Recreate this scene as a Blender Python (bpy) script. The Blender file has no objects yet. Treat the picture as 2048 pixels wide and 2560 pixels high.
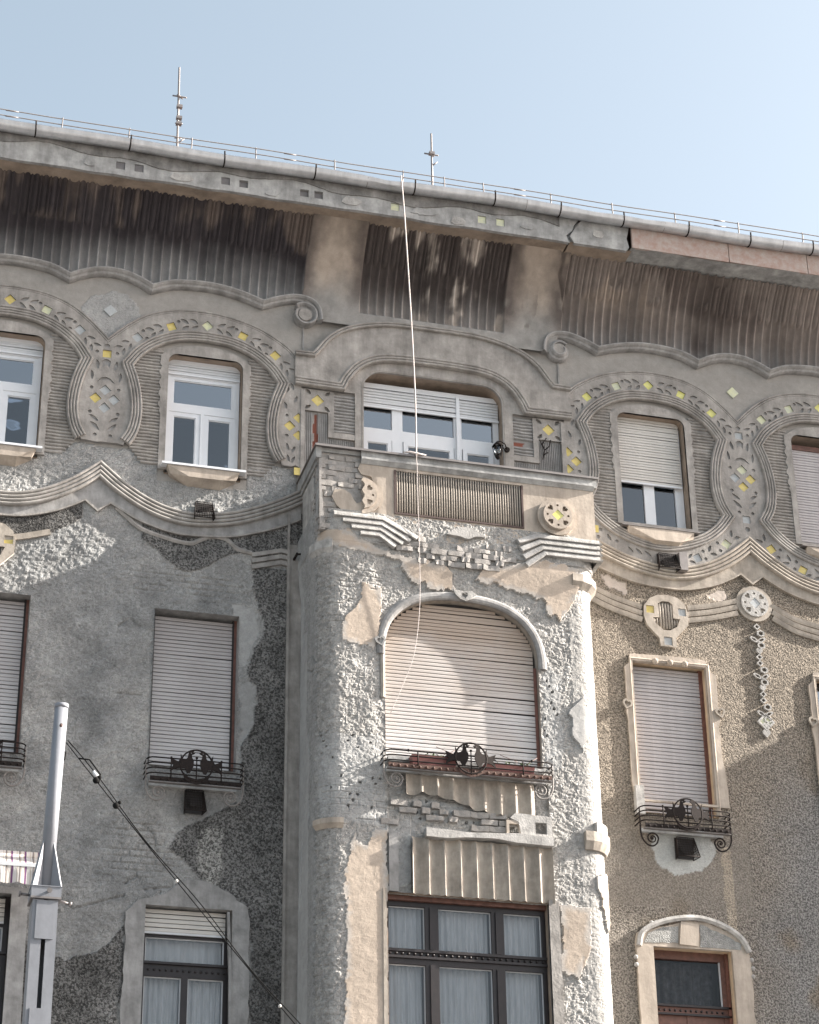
import bpy, math, random
import numpy as np
from mathutils import Vector, Matrix
random.seed(7); rng = np.random.default_rng(7)
S = bpy.context.scene
COL = S.collection
PI = math.pi
R = math.radians

# ------------------------------------------------------------------ camera
cam_d = bpy.data.cameras.new('camera'); cam = bpy.data.objects.new('camera', cam_d); COL.objects.link(cam)
pit, yaw, rol = R(27.5925), R(15.9033), R(-0.8859)
f = Vector((math.sin(yaw)*math.cos(pit), math.cos(yaw)*math.cos(pit), math.sin(pit)))
ri = Vector((math.cos(yaw), -math.sin(yaw), 0)); up = ri.cross(f)
r2 = ri*math.cos(rol) + up*math.sin(rol); u2 = -ri*math.sin(rol) + up*math.cos(rol)
M = Matrix((r2, u2, -f)).transposed().to_4x4(); M.translation = Vector((-7.79, -26.0, 1.6))
cam.matrix_world = M
cam_d.sensor_fit = 'AUTO'; cam_d.sensor_width = 36.0; cam_d.lens = 36.0*5492.12/2560.0
cam_d.clip_end = 3000; cam_d.clip_start = 0.1
S.camera = cam

# ------------------------------------------------------------------ light
W = bpy.data.worlds.new('World'); S.world = W; W.use_nodes = True
nt = W.node_tree; nt.nodes.clear()
SUN = Vector((7.3, -1.0, 4.1)).normalized()
el = math.asin(SUN.z); az = math.atan2(SUN.x, SUN.y)
sky = nt.nodes.new('ShaderNodeTexSky'); sky.sky_type = 'NISHITA'; sky.sun_disc = False
sky.sun_elevation = el; sky.sun_rotation = az
sky.air_density = 1.0; sky.dust_density = 5.0; sky.ozone_density = 1.0; sky.altitude = 100
bg = nt.nodes.new('ShaderNodeBackground'); bg.inputs['Strength'].default_value = 0.07
wo = nt.nodes.new('ShaderNodeOutputWorld')
hs = nt.nodes.new('ShaderNodeHueSaturation'); hs.inputs['Saturation'].default_value = 0.62; hs.inputs['Hue'].default_value = 0.477; hs.inputs['Value'].default_value = 1.18
nt.links.new(sky.outputs[0], hs.inputs['Color']); nt.links.new(hs.outputs[0], bg.inputs[0]); nt.links.new(bg.outputs[0], wo.inputs[0])
sd = bpy.data.lights.new('sun', 'SUN'); sd.energy = 4.9; sd.angle = R(0.5); sd.color = (1.0, 0.93, 0.84)
so = bpy.data.objects.new('sun', sd); COL.objects.link(so)
so.rotation_euler = SUN.to_track_quat('Z', 'Y').to_euler(); so.location = (30, -20, 40)
S.view_settings.view_transform = 'Standard'; S.view_settings.look = 'None'
S.view_settings.gamma = 1.0; S.view_settings.use_curve_mapping = False
S.view_settings.exposure = 1.97
S.render.engine = 'CYCLES'

# ------------------------------------------------------------------ materials
def mat(name, col=(.5,.5,.5), rough=.8, metal=0, bump=0, scale=8, var=.15, col2=None, spec=.5, streak=False, stain=0):
    m = bpy.data.materials.new(name); m.use_nodes = True; n = m.node_tree; b = n.nodes['Principled BSDF']
    b.inputs['Roughness'].default_value = rough; b.inputs['Metallic'].default_value = metal
    b.inputs['Specular IOR Level'].default_value = spec
    tc = n.nodes.new('ShaderNodeTexCoord'); mp = n.nodes.new('ShaderNodeMapping')
    n.links.new(tc.outputs['Object'], mp.inputs[0])
    if streak: mp.inputs['Scale'].default_value = (1, 1, .12)
    no = n.nodes.new('ShaderNodeTexNoise'); no.inputs['Scale'].default_value = scale; no.inputs['Detail'].default_value = 7
    no.inputs['Roughness'].default_value = .65
    n.links.new(mp.outputs[0], no.inputs[0])
    cr = n.nodes.new('ShaderNodeValToRGB'); cr.color_ramp.elements[0].position = .3; cr.color_ramp.elements[1].position = .7
    c2 = col2 or tuple(c*(1+var) for c in col)
    c1 = tuple(c*(1-var) for c in col) if not col2 else col
    cr.color_ramp.elements[0].color = (*c1, 1); cr.color_ramp.elements[1].color = (*c2, 1)
    n.links.new(no.outputs[0], cr.inputs[0]); n.links.new(cr.outputs[0], b.inputs['Base Color'])
    if stain:
        mp2 = n.nodes.new('ShaderNodeMapping'); mp2.inputs['Scale'].default_value = (5, 5, .9); n.links.new(tc.outputs['Object'], mp2.inputs[0])
        n3 = n.nodes.new('ShaderNodeTexNoise'); n3.inputs['Scale'].default_value = 1.0; n3.inputs['Detail'].default_value = 8; n3.inputs['Roughness'].default_value = .7; n.links.new(mp2.outputs[0], n3.inputs[0])
        mr = n.nodes.new('ShaderNodeMapRange'); mr.inputs['From Min'].default_value = .3; mr.inputs['From Max'].default_value = .7; mr.inputs['To Min'].default_value = 1-stain; mr.inputs['To Max'].default_value = 1+stain; n.links.new(n3.outputs[0], mr.inputs['Value'])
        vs_ = n.nodes.new('ShaderNodeVectorMath'); vs_.operation = 'SCALE'; n.links.new(cr.outputs[0], vs_.inputs[0]); n.links.new(mr.outputs[0], vs_.inputs['Scale']); n.links.new(vs_.outputs[0], b.inputs['Base Color'])
    if bump:
        n2 = n.nodes.new('ShaderNodeTexNoise'); n2.inputs['Scale'].default_value = scale*5; n2.inputs['Detail'].default_value = 6
        n.links.new(tc.outputs['Object'], n2.inputs[0])
        bp = n.nodes.new('ShaderNodeBump'); bp.inputs['Strength'].default_value = 1; bp.inputs['Distance'].default_value = bump
        n.links.new(n2.outputs[0], bp.inputs['Height']); n.links.new(bp.outputs[0], b.inputs['Normal'])
    return m

def grad_mat(name, z0, z1, c0, c1):
    m = mat(name, c0, .5, scale=6, var=.06, streak=True); n = m.node_tree; b = n.nodes['Principled BSDF']
    g = n.nodes.new('ShaderNodeNewGeometry'); sx = n.nodes.new('ShaderNodeSeparateXYZ'); n.links.new(g.outputs['Position'], sx.inputs[0])
    no = n.nodes.new('ShaderNodeTexNoise'); no.inputs['Scale'].default_value = 1.6; no.inputs['Detail'].default_value = 6; n.links.new(g.outputs['Position'], no.inputs[0])
    ad = n.nodes.new('ShaderNodeMath'); ad.operation = 'MULTIPLY_ADD'; ad.inputs[1].default_value = 2.2; n.links.new(no.outputs[0], ad.inputs[0]); n.links.new(sx.outputs[2], ad.inputs[2])
    mr = n.nodes.new('ShaderNodeMapRange'); mr.inputs['From Min'].default_value = z0+1.1; mr.inputs['From Max'].default_value = z1+1.1; n.links.new(ad.outputs[0], mr.inputs['Value'])
    cr = n.nodes.new('ShaderNodeValToRGB'); cr.color_ramp.elements[0].color = (*c0, 1); cr.color_ramp.elements[1].color = (*c1, 1); n.links.new(mr.outputs[0], cr.inputs[0]); n.links.new(cr.outputs[0], b.inputs['Base Color']); return m
def facade_mat():
    """render whose colour and grain come from per-vertex attributes: Col (rgb), rc (roughcast grain), rub (broken render)"""
    m = bpy.data.materials.new('weathered_render'); m.use_nodes = True; n = m.node_tree; b = n.nodes['Principled BSDF']
    b.inputs['Roughness'].default_value = .92; b.inputs['Specular IOR Level'].default_value = .2
    L = n.links.new
    def at(nm):
        a = n.nodes.new('ShaderNodeAttribute'); a.attribute_name = nm; return a
    def math_(op, a, b_=None, c=None):
        q = n.nodes.new('ShaderNodeMath'); q.operation = op
        for i, v in enumerate((a, b_, c)):
            if v is None: continue
            if isinstance(v, (int, float)): q.inputs[i].default_value = v
            else: L(v, q.inputs[i])
        return q.outputs[0]
    col, rc, rub = at('Col'), at('rc'), at('rub')
    tc = n.nodes.new('ShaderNodeTexCoord')
    def noise(s, d=5, r=.6, dist=0):
        q = n.nodes.new('ShaderNodeTexNoise'); q.inputs['Scale'].default_value = s; q.inputs['Detail'].default_value = d
        q.inputs['Roughness'].default_value = r; q.inputs['Distortion'].default_value = dist
        L(tc.outputs['Object'], q.inputs[0]); return q.outputs[0]
    grain = noise(42, 2, .55, .6)          # roughcast pebbles about 2 cm
    mid = noise(9, 6, .65); fine = noise(70, 4, .7); big = noise(1.7, 5, .6)
    # colour factor
    g = n.nodes.new('ShaderNodeMapRange'); g.interpolation_type = 'SMOOTHSTEP'
    g.inputs['From Min'].default_value = .36; g.inputs['From Max'].default_value = .64
    g.inputs['To Min'].default_value = .40; g.inputs['To Max'].default_value = 1.75
    L(grain, g.inputs['Value'])
    gmix = math_('ADD', math_('MULTIPLY', math_('SUBTRACT', g.outputs[0], 1.0), rc.outputs['Fac']), 1.0)
    v1 = math_('MULTIPLY_ADD', mid, 0.55, 0.72); v2 = math_('MULTIPLY_ADD', fine, 0.3, 0.85); v3 = math_('MULTIPLY_ADD', big, .5, .75)
    fac = math_('MULTIPLY', math_('MULTIPLY', v1, v2), math_('MULTIPLY', v3, gmix))
    vm = n.nodes.new('ShaderNodeVectorMath'); vm.operation = 'SCALE'
    L(col.outputs['Color'], vm.inputs[0]); L(fac, vm.inputs['Scale']); L(vm.outputs[0], b.inputs['Base Color'])
    # height
    vo = n.nodes.new('ShaderNodeTexVoronoi'); vo.inputs['Scale'].default_value = 16; vo.feature = 'SMOOTH_F1'
    mpv = n.nodes.new('ShaderNodeMapping'); mpv.inputs['Scale'].default_value = (1, 1, 1.6)
    L(tc.outputs['Object'], mpv.inputs[0]); L(mpv.outputs[0], vo.inputs['Vector'])
    h1 = math_('MULTIPLY', math_('MULTIPLY', grain, rc.outputs['Fac']), .058)
    crk = noise(24, 7, .68, 1.4)
    fac = math_('MULTIPLY', fac, math_('ADD', 1.0, math_('MULTIPLY', math_('MULTIPLY', math_('SUBTRACT', crk, .5), 1.9), rub.outputs['Fac']))); L(fac, vm.inputs['Scale'])  # tone follows the crack relief: mottling plus painted crevice shade
    h2 = math_('MULTIPLY', math_('ADD', math_('MULTIPLY', crk, .045), math_('MULTIPLY', vo.outputs['Distance'], -.012)), rub.outputs['Fac'])
    h3 = math_('MULTIPLY', fine, .0025)
    bp = n.nodes.new('ShaderNodeBump'); bp.inputs['Strength'].default_value = .8; bp.inputs['Distance'].default_value = 1.0
    L(math_('ADD', math_('ADD', h1, h2), h3), bp.inputs['Height']); L(bp.outputs[0], b.inputs['Normal'])
    return m
MF = facade_mat()
M_stucco = mat('warm_stucco', (.285,.270,.254), .9, bump=.005, scale=5, var=.28, spec=.2, stain=.28)
M_stucco_d = mat('grey_stucco', (.27,.265,.26), .9, bump=.003, scale=6, var=.28, spec=.2, stain=.28)
M_beige = mat('beige_stucco', (.385,.335,.285), .9, bump=.003, scale=5, var=.15, spec=.2, stain=.28)
M_cream = mat('cream_mould', (.33,.295,.255), .9, bump=.003, scale=7, var=.22, spec=.2, stain=.28)
M_pale = mat('pale_plaster', (.37,.36,.345), .9, bump=.006, scale=9, var=.28, spec=.2, stain=.28)
M_conc = mat('concrete', (.31,.31,.305), .9, bump=.006, scale=3.2, var=.42, spec=.2, stain=.28)
M_board = mat('osb_board', (.33,.215,.18), .85, bump=.003, scale=9, var=.0, col2=(.42,.38,.35), spec=.2)
M_soffit = mat('soffit', (.28,.225,.18), .9, bump=.003, scale=3, var=.35, spec=.2)
M_white = mat('white_plastic', (.64,.66,.69), .35, var=.03)
M_slatw = mat('white_slat', (.54,.555,.575), .5, var=.06)
M_slatg = grad_mat('grey_slat', 12.0, 14.3, (.46,.45,.455), (.27,.245,.24))
M_slatb2 = mat('whitish_slat', (.52,.50,.50), .5, scale=4, var=.06)
M_slatb = mat('beige_slat', (.43,.355,.30), .5, scale=4, var=.08)
M_slatb = grad_mat('grime_shade_slat', 11.7, 13.7, (.54,.53,.53), (.36,.29,.235)) # grime plus painted shade: whitish sunlit bottom, darker beige top
M_slatp = mat('pale_slat', (.52,.50,.47), .5, scale=4, var=.08)
M_slatd = mat('lilac_slat', (.40,.38,.385), .55, scale=5, var=.12, streak=True)
M_dark = mat('dark_gap', (.03,.028,.028), .9)
M_wood = mat('dark_wood', (.014,.0095,.0105), .45, scale=12, var=.4, bump=.001)
M_woodr = mat('red_wood', (.15,.065,.048), .6, scale=12, var=.3)
M_brownwood = mat('brown_wood', (.12,.055,.04), .55, scale=14, var=.4)
M_iron = mat('wrought_iron', (.012,.011,.011), .8, spec=.15, metal=.0, scale=30, var=.0, col2=(.030,.022,.020))
M_rust = mat('rusty_iron', (.045,.026,.022), .75, metal=.0, scale=25, var=.0, col2=(.12,.06,.042))
M_ironp = mat('painted_iron', (.20,.185,.175), .7, scale=25, var=.2)
M_zinc = mat('zinc', (.52,.53,.55), .42, metal=.75, scale=6, var=.2, streak=True)
M_zincm = mat('sheet_metal', (.20,.185,.18), .55, metal=.4, scale=6, var=.2)
M_tile_y = mat('yellow_tile', (.52,.40,.10), .22, scale=16, var=.0, col2=(.62,.52,.20))
M_tile_b = mat('bright_yellow_tile', (.55,.52,.13), .2, scale=16, var=.0, col2=(.64,.62,.24))
M_tile_g = mat('bare_mortar', (.38,.40,.41), .9, bump=.002, scale=20, var=.12)
M_tile_p = mat('pale_tile', (.60,.60,.36), .4, scale=18, var=.0, col2=(.44,.46,.38))
M_tile_d = mat('dark_tile', (.14,.13,.13), .5, scale=14, var=.2)
M_brick = mat('grey_brick', (.30,.285,.27), .95, bump=.006, scale=16, var=.22)
M_brickr = mat('red_brick', (.28,.085,.055), .95, bump=.004, scale=16, var=.25)
M_mast = mat('galvanised_paint', (.19,.20,.222), .5, metal=.0, bump=.0006, scale=9, var=.08, stain=.12)
M_cable = mat('cable_rubber', (.012,.012,.012), .9, spec=.08)
M_rope = mat('white_cord', (.46,.41,.39), .7)
M_planter = mat('red_planter', (.20,.075,.068), .5, var=.08)
M_leaf = mat('plant_leaf', (.07,.11,.03), .6, scale=30, var=.3)
M_curtain = mat('net_curtain', (.66,.66,.66), .9, scale=25, var=.15, streak=True)
M_room = mat('room_plaster', (.17,.17,.17), .9, scale=1, var=.3)
M_roof = mat('roof_tiles', (.13,.09,.08), .8)
M_asph = mat('asphalt', (.05,.05,.052), .9, bump=.004, scale=20)
M_pave = mat('paving', (.25,.24,.23), .9, bump=.004, scale=10)

def glass_mat(tint, refl):
    m = bpy.data.materials.new('window_glass'); m.use_nodes = True; n = m.node_tree; n.nodes.clear()
    o = n.nodes.new('ShaderNodeOutputMaterial'); mx = n.nodes.new('ShaderNodeMixShader')
    tr = n.nodes.new('ShaderNodeBsdfTransparent'); tr.inputs[0].default_value = (*tint, 1)
    gl = n.nodes.new('ShaderNodeBsdfGlossy'); gl.inputs['Roughness'].default_value = .01; gl.inputs[0].default_value = (.95,.97,1,1)
    fr = n.nodes.new('ShaderNodeFresnel'); fr.inputs['IOR'].default_value = refl
    tc = n.nodes.new('ShaderNodeTexCoord'); no = n.nodes.new('ShaderNodeTexNoise'); no.inputs['Scale'].default_value = 1.2
    bp = n.nodes.new('ShaderNodeBump'); bp.inputs['Distance'].default_value = .01; bp.inputs['Strength'].default_value = .4
    n.links.new(tc.outputs['Object'], no.inputs[0]); n.links.new(no.outputs[0], bp.inputs['Height']); n.links.new(bp.outputs[0], gl.inputs['Normal'])
    n.links.new(fr.outputs[0], mx.inputs[0]); n.links.new(tr.outputs[0], mx.inputs[1]); n.links.new(gl.outputs[0], mx.inputs[2])
    n.links.new(mx.outputs[0], o.inputs[0]); return m
M_glass = glass_mat((.72,.75,.78), 3.3)
M_glassw = glass_mat((.88,.89,.9), 1.45)
M_glassl = glass_mat((.8,.8,.8), 1.28)
M_glassd = glass_mat((.70,.71,.72), 2.1)

def awning_mat():
    m = mat('striped_canvas', (.7,.7,.7), .9); n = m.node_tree; b = n.nodes['Principled BSDF']
    tc = n.nodes.new('ShaderNodeTexCoord'); sx = n.nodes.new('ShaderNodeSeparateXYZ'); n.links.new(tc.outputs['Object'], sx.inputs[0])
    md = n.nodes.new('ShaderNodeMath'); md.operation = 'MULTIPLY'; md.inputs[1].default_value = 1/.16; n.links.new(sx.outputs[0], md.inputs[0])
    fr = n.nodes.new('ShaderNodeMath'); fr.operation = 'FRACT'; n.links.new(md.outputs[0], fr.inputs[0])
    cr = n.nodes.new('ShaderNodeValToRGB'); cr.color_ramp.interpolation = 'CONSTANT'; e = cr.color_ramp.elements
    w = (.50,.485,.47,1); g = (.17,.15,.145,1); p = (.13,.05,.13,1); t = (.42,.38,.34,1)
    e[0].position = 0; e[0].color = p; e[1].position = .14; e[1].color = w
    for pos, c in ((.40, t), (.50, w), (.58, g), (.70, t), (.80, w), (.90, t)):
        q = e.new(pos); q.color = c
    n.links.new(fr.outputs[0], cr.inputs[0]); n.links.new(cr.outputs[0], b.inputs['Base Color']); return m
M_awn = awning_mat()

# ------------------------------------------------------------------ mesh helpers
def link(o, parent=None):
    COL.objects.link(o)
    if parent is not None: o.parent = parent
    return o
def empty(name, loc=(0,0,0), parent=None):
    o = bpy.data.objects.new(name, None); o.empty_display_size = .2; link(o, parent); o.location = loc; return o
def tag(o, label=None, cat=None, group=None, kind=None):
    if label: o['label'] = label
    if cat: o['category'] = cat
    if group: o['group'] = group
    if kind: o['kind'] = kind
    return o
class MB:
    def __init__(s): s.v = []; s.f = []; s.sm = []
    def add(s, vs, fs, smooth=False):
        o = len(s.v); s.v += [tuple(p) for p in vs]; s.f += [tuple(i+o for i in q) for q in fs]; s.sm += [smooth]*len(fs); return s
    def box(s, x0, x1, y0, y1, z0, z1):
        return s.add([(x0,y0,z0),(x1,y0,z0),(x1,y1,z0),(x0,y1,z0),(x0,y0,z1),(x1,y0,z1),(x1,y1,z1),(x0,y1,z1)],
            [(0,3,2,1),(4,5,6,7),(0,1,5,4),(1,2,6,5),(2,3,7,6),(3,0,4,7)])
    def tube(s, pts, r, n=6, closed=False, caps=True):
        pts = [Vector(p) for p in pts]; N = len(pts); vs = []; fs = []
        t0 = (pts[1]-pts[0]).normalized(); a = Vector((0,0,1)) if abs(t0.z) < .9 else Vector((1,0,0))
        nx = t0.cross(a).normalized()
        for i, p in enumerate(pts):
            if closed: t = (pts[(i+1) % N]-pts[i-1]).normalized()
            else: t = (pts[min(i+1, N-1)]-pts[max(i-1, 0)]).normalized()
            nx = (nx - t*nx.dot(t)).normalized(); ny = t.cross(nx)
            rr = r[i] if isinstance(r, (list, tuple)) else r
            for k in range(n):
                c = 2*PI*k/n; vs.append(p + nx*math.cos(c)*rr + ny*math.sin(c)*rr)
        M_ = N if closed else N-1
        for i in range(M_):
            j = (i+1) % N
            for k in range(n): fs.append((i*n+k, i*n+(k+1) % n, j*n+(k+1) % n, j*n+k))
        s.add(vs, fs, True)
        if caps and not closed:
            o = len(s.v)-len(vs)
            s.f += [tuple(o+k for k in range(n-1, -1, -1)), tuple(o+(N-1)*n+k for k in range(n))]; s.sm += [False]*2
        return s
    def cyl(s, p0, p1, r0, r1=None, n=12): return s.tube([p0, p1], [r0, r0 if r1 is None else r1], n)
    def sphere(s, c, r, n=8, m=6):
        vs = []; fs = []
        for i in range(m+1):
            th = PI*i/m
            for k in range(n): vs.append((c[0]+r*math.sin(th)*math.cos(2*PI*k/n), c[1]+r*math.sin(th)*math.sin(2*PI*k/n), c[2]+r*math.cos(th)))
        for i in range(m):
            for k in range(n): fs.append((i*n+k, i*n+(k+1) % n, (i+1)*n+(k+1) % n, (i+1)*n+k))
        return s.add(vs, fs, True)
    def mesh(s, name):
        me = bpy.data.meshes.new(name); me.from_pydata(s.v, [], s.f); me.polygons.foreach_set('use_smooth', s.sm); me.update(); return me
    def build(s, name, m, parent=None, kind=None):
        me = s.mesh(name); me.materials.append(m); o = bpy.data.objects.new(name, me); link(o, parent)
        if kind: o['kind'] = kind
        return o
def np_mesh(name, co, quads, m, parent=None, attrs=None, smooth=True):
    me = bpy.data.meshes.new(name); nv = len(co); nf = len(quads)
    me.vertices.add(nv); me.vertices.foreach_set('co', np.ascontiguousarray(co, np.float32).ravel())
    me.loops.add(nf*4); me.loops.foreach_set('vertex_index', np.ascontiguousarray(quads, np.int32).ravel())
    me.polygons.add(nf); me.polygons.foreach_set('loop_start', np.arange(0, nf*4, 4, dtype=np.int32))
    me.polygons.foreach_set('use_smooth', np.full(nf, smooth)); me.update(calc_edges=True)
    for k, a in (attrs or {}).items():
        if a.ndim == 2:
            at = me.attributes.new(k, 'FLOAT_COLOR', 'POINT'); at.data.foreach_set('color', np.c_[a, np.ones(nv)].astype(np.float32).ravel())
        else:
            at = me.attributes.new(k, 'FLOAT', 'POINT'); at.data.foreach_set('value', a.astype(np.float32))
    me.validate(); me.materials.append(m); o = bpy.data.objects.new(name, me); link(o, parent); return o
def cr(pts, n=8):
    """Catmull-Rom through the points"""
    P = [Vector((p[0], p[1])) for p in pts]; out = []
    for i in range(len(P)-1):
        a = P[i-1] if i > 0 else P[0]*2-P[1]; b = P[i]; c = P[i+1]; d = P[i+2] if i+2 < len(P) else P[-1]*2-P[-2]
        for k in range(n):
            t = k/n; out.append(.5*((2*b)+(c-a)*t+(2*a-5*b+4*c-d)*t*t+(3*b-a-3*c+d)*t**3))
    out.append(P[-1]); return [(p.x, p.y) for p in out]
def segs(*ss, n=8):
    out = []
    for s_ in ss:
        c = cr(s_, n) if len(s_) > 2 else list(s_)
        out += c if not out else c[1:]
    return out
def mir(pts, c=0): return [(2*c-x, z) for x, z in pts][::-1]
def dedupe(path):
    o = [path[0]]
    for p in path[1:]:
        if math.hypot(p[0]-o[-1][0], p[1]-o[-1][1]) > 1e-4: o.append(p)
    return o
def sweep(path, prof, y0=0, closed=False, mb=None, caps=True):
    """profile (d = offset to the left of travel, h = height out of the wall) along a path on the wall"""
    path = dedupe(path)
    if closed and math.hypot(path[0][0]-path[-1][0], path[0][1]-path[-1][1]) < 1e-3: path = path[:-1]
    mb = mb or MB(); P = [Vector(p) for p in path]; N = len(P); k = len(prof); vs = []
    for i, p in enumerate(P):
        if closed: a = (p-P[i-1]).normalized(); b = (P[(i+1) % N]-p).normalized()
        else: a = (p-P[max(i-1,0)]); b = (P[min(i+1,N-1)]-p); a = (a if a.length > 0 else b).normalized(); b = (b if b.length > 0 else a).normalized()
        na = Vector((-a.y, a.x)); nb = Vector((-b.y, b.x)); nn = (na+nb)
        nn = nn.normalized() if nn.length > 1e-3 else na
        sc = 1/max(.42, nn.dot(na))
        for d, h in prof: q = p + nn*d*sc; vs.append((q.x, y0-h, q.y))
    fs = []
    for i in range(N if closed else N-1):
        j = (i+1) % N
        for q in range(k-1): fs.append((i*k+q, j*k+q, j*k+q+1, i*k+q+1))
    if caps and not closed: fs += [tuple(range(k)), tuple((N-1)*k+q for q in range(k-1, -1, -1))]
    return mb.add(vs, fs)
def reeds(w, n, base, amp, edge=.5):
    pr = [(-w/2, 0), (-w/2, base*edge)]; s_ = w/n
    for i in range(n):
        x0 = -w/2+i*s_
        for k in range(1, 6): t = PI*k/6; pr.append((x0+s_*(.5-.48*math.cos(t)), base+amp*math.sin(t)))
        if i < n-1: pr.append((x0+s_, base-amp*.55))
    return pr + [(w/2, base*edge), (w/2, 0)]
def curve_mesh(name, loops, th, bevel=0):
    cu = bpy.data.curves.new(name, 'CURVE'); cu.dimensions = '2D'; cu.fill_mode = 'BOTH'; cu.extrude = th/2
    for lp in loops:
        sp = cu.splines.new('POLY'); sp.points.add(len(lp)-1); sp.use_cyclic_u = True
        for i, p in enumerate(lp): sp.points[i].co = (p[0], p[1], 0, 1)
    ob = bpy.data.objects.new(name, cu); COL.objects.link(ob)
    me = bpy.data.meshes.new_from_object(ob); bpy.data.objects.remove(ob); bpy.data.curves.remove(cu)
    me.name = name; return me
def plate(name, outer, holes, y_front, th, m, parent=None):
    """solid plate standing on the wall, with real openings"""
    outer = dedupe(outer); ok = []; O = np.array(outer)
    for h_ in holes:
        h_ = dedupe(h_); H = np.array(h_); x, z = H[:, 0], H[:, 1]
        if not inpoly(x, z, outer).all() or segdist(x, z, outer+[outer[0]]).min() < .004: continue
        bad = False
        for g_ in ok:
            G = np.array(g_)
            if x.max() < G[:, 0].min()-.004 or x.min() > G[:, 0].max()+.004 or z.max() < G[:, 1].min()-.004 or z.min() > G[:, 1].max()+.004: continue
            if inpoly(x, z, g_).any() or inpoly(G[:, 0], G[:, 1], h_).any() or segdist(x, z, g_+[g_[0]]).min() < .003: bad = True; break
        if not bad: ok.append(h_)
    me = curve_mesh(name, [outer]+ok, th)
    me.transform(Matrix.Rotation(PI/2, 4, 'X')); me.transform(Matrix.Translation((0, y_front+th/2, 0)))
    me.materials.clear(); me.materials.append(m); o = bpy.data.objects.new(name, me); link(o, parent); return o
def rrect(x0, x1, z0, z1, rt=.1, rb=0, n=5):
    o = []
    def arc(cx, cz, r, a0):
        if r <= 0: o.append((cx, cz)); return
        for k in range(n+1): a = a0+PI/2*k/n; o.append((cx+r*math.cos(a), cz+r*math.sin(a)))
    arc(x1-rb, z0+rb, rb, -PI/2); arc(x1-rt, z1-rt, rt, 0); arc(x0+rt, z1-rt, rt, PI/2); arc(x0+rb, z0+rb, rb, PI); return o
def ngon(cx, cz, r, n=14, a0=0): return [(cx+r*math.cos(a0+2*PI*k/n), cz+r*math.sin(a0+2*PI*k/n)) for k in range(n)]
def rough(loop, amp=.012, step_=.07, seed=1):
    out = []; n_ = len(loop)
    for i in range(n_):
        (x0, z0), (x1, z1) = loop[i], loop[(i+1) % n_]; L_ = math.hypot(x1-x0, z1-z0); k_ = max(1, int(L_/step_))
        for k in range(k_):
            x = x0+(x1-x0)*k/k_; z = z0+(z1-z0)*k/k_; a = vn(np.array([x*9.+seed]), np.array([z*9.]), seed)[0]-.5; b = vn(np.array([x*21.+seed]), np.array([z*21.]), seed+3)[0]-.5
            out.append((x+(a+.6*b)*amp*2*(z1 != z0 and 1 or .3), z+(b+.4*a)*amp*1.2))
    return out
def sq(cx, cz, s_, a=0): return ngon(cx, cz, s_*.7071, 4, PI/4+a)
def leaf(x, z, a, L=.11, w=.05):
    pr = [(0,0),(.25,.9),(.6,1.45),(.95,1.0),(1.22,0),(.95,-.5),(.55,-.85),(.2,-.6)]
    c, s_ = math.cos(a), math.sin(a)
    return [(x+L*p*c-w*.5*q*s_, z+L*p*s_+w*.5*q*c) for p, q in pr]
def lf2(x, z, a, k, sp, L, w):
    """one leaf of a chevron pair: base pushed off the stem line"""
    return leaf(x-math.sin(a)*k*.017+math.cos(a)*.004, z+math.cos(a)*k*.017+math.sin(a)*.004, a+k*sp, L, w*k if False else w)
def heart(x, z, a, s_):
    pr = [(0,-.55),(.45,-.05),(.5,.25),(.3,.45),(.08,.4),(0,.22),(-.08,.4),(-.3,.45),(-.5,.25),(-.45,-.05)]
    c, q = math.cos(a), math.sin(a)
    return [(x+s_*(p*c-t*q), z+s_*(p*q+t*c)) for p, t in pr]

# ------------------------------------------------------------------ numpy noise
def _h(ix, iy, s_):
    n = (ix.astype(np.int64)*374761393 + iy.astype(np.int64)*668265263 + s_*974634777) & 0x7fffffff
    n = ((n ^ (n >> 13))*1274126177) & 0x7fffffff; n = n ^ (n >> 16); return (n & 0xffff)/65535.0
def vn(x, y, s_=0):
    ix = np.floor(x); iy = np.floor(y); fx = x-ix; fy = y-iy; fx = fx*fx*(3-2*fx); fy = fy*fy*(3-2*fy)
    a = _h(ix, iy, s_); b = _h(ix+1, iy, s_); c = _h(ix, iy+1, s_); d = _h(ix+1, iy+1, s_)
    return (a*(1-fx)+b*fx)*(1-fy)+(c*(1-fx)+d*fx)*fy
def fbm(x, y, o=4, s_=0, g=.5):
    r = 0; a = 1; t = 0
    for i in range(o): r = r+a*vn(x, y, s_+i*17); t += a; a *= g; x = x*2.03+11.3; y = y*2.03+5.7
    return r/t
def worley(x, y, s_=0):
    ix = np.floor(x); iy = np.floor(y); d = np.full(x.shape, 9.0); v = np.zeros(x.shape)
    for a in (-1, 0, 1):
        for b in (-1, 0, 1):
            cx, cy = ix+a, iy+b; px = cx+_h(cx, cy, s_); py = cy+_h(cx, cy, s_+7); r = np.hypot(x-px, y-py); m = r < d
            v = np.where(m, _h(cx, cy, s_+13), v); d = np.minimum(d, r)
    return d, v
def inpoly(x, y, poly):
    r = np.zeros(x.shape, bool); n = len(poly); j = n-1
    for i in range(n):
        xi, yi = poly[i]; xj, yj = poly[j]
        if yi != yj: r ^= ((yi > y) != (yj > y)) & (x < (xj-xi)*(y-yi)/(yj-yi)+xi)
        j = i
    return r
def segdist(x, y, pts):
    d = np.full(x.shape, 9.0)
    for (x0, y0), (x1, y1) in zip(pts[:-1], pts[1:]):
        dx, dy = x1-x0, y1-y0; t = np.clip(((x-x0)*dx+(y-y0)*dy)/(dx*dx+dy*dy+1e-9), 0, 1)
        d = np.minimum(d, np.hypot(x-x0-t*dx, y-y0-t*dy))
    return d
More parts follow.
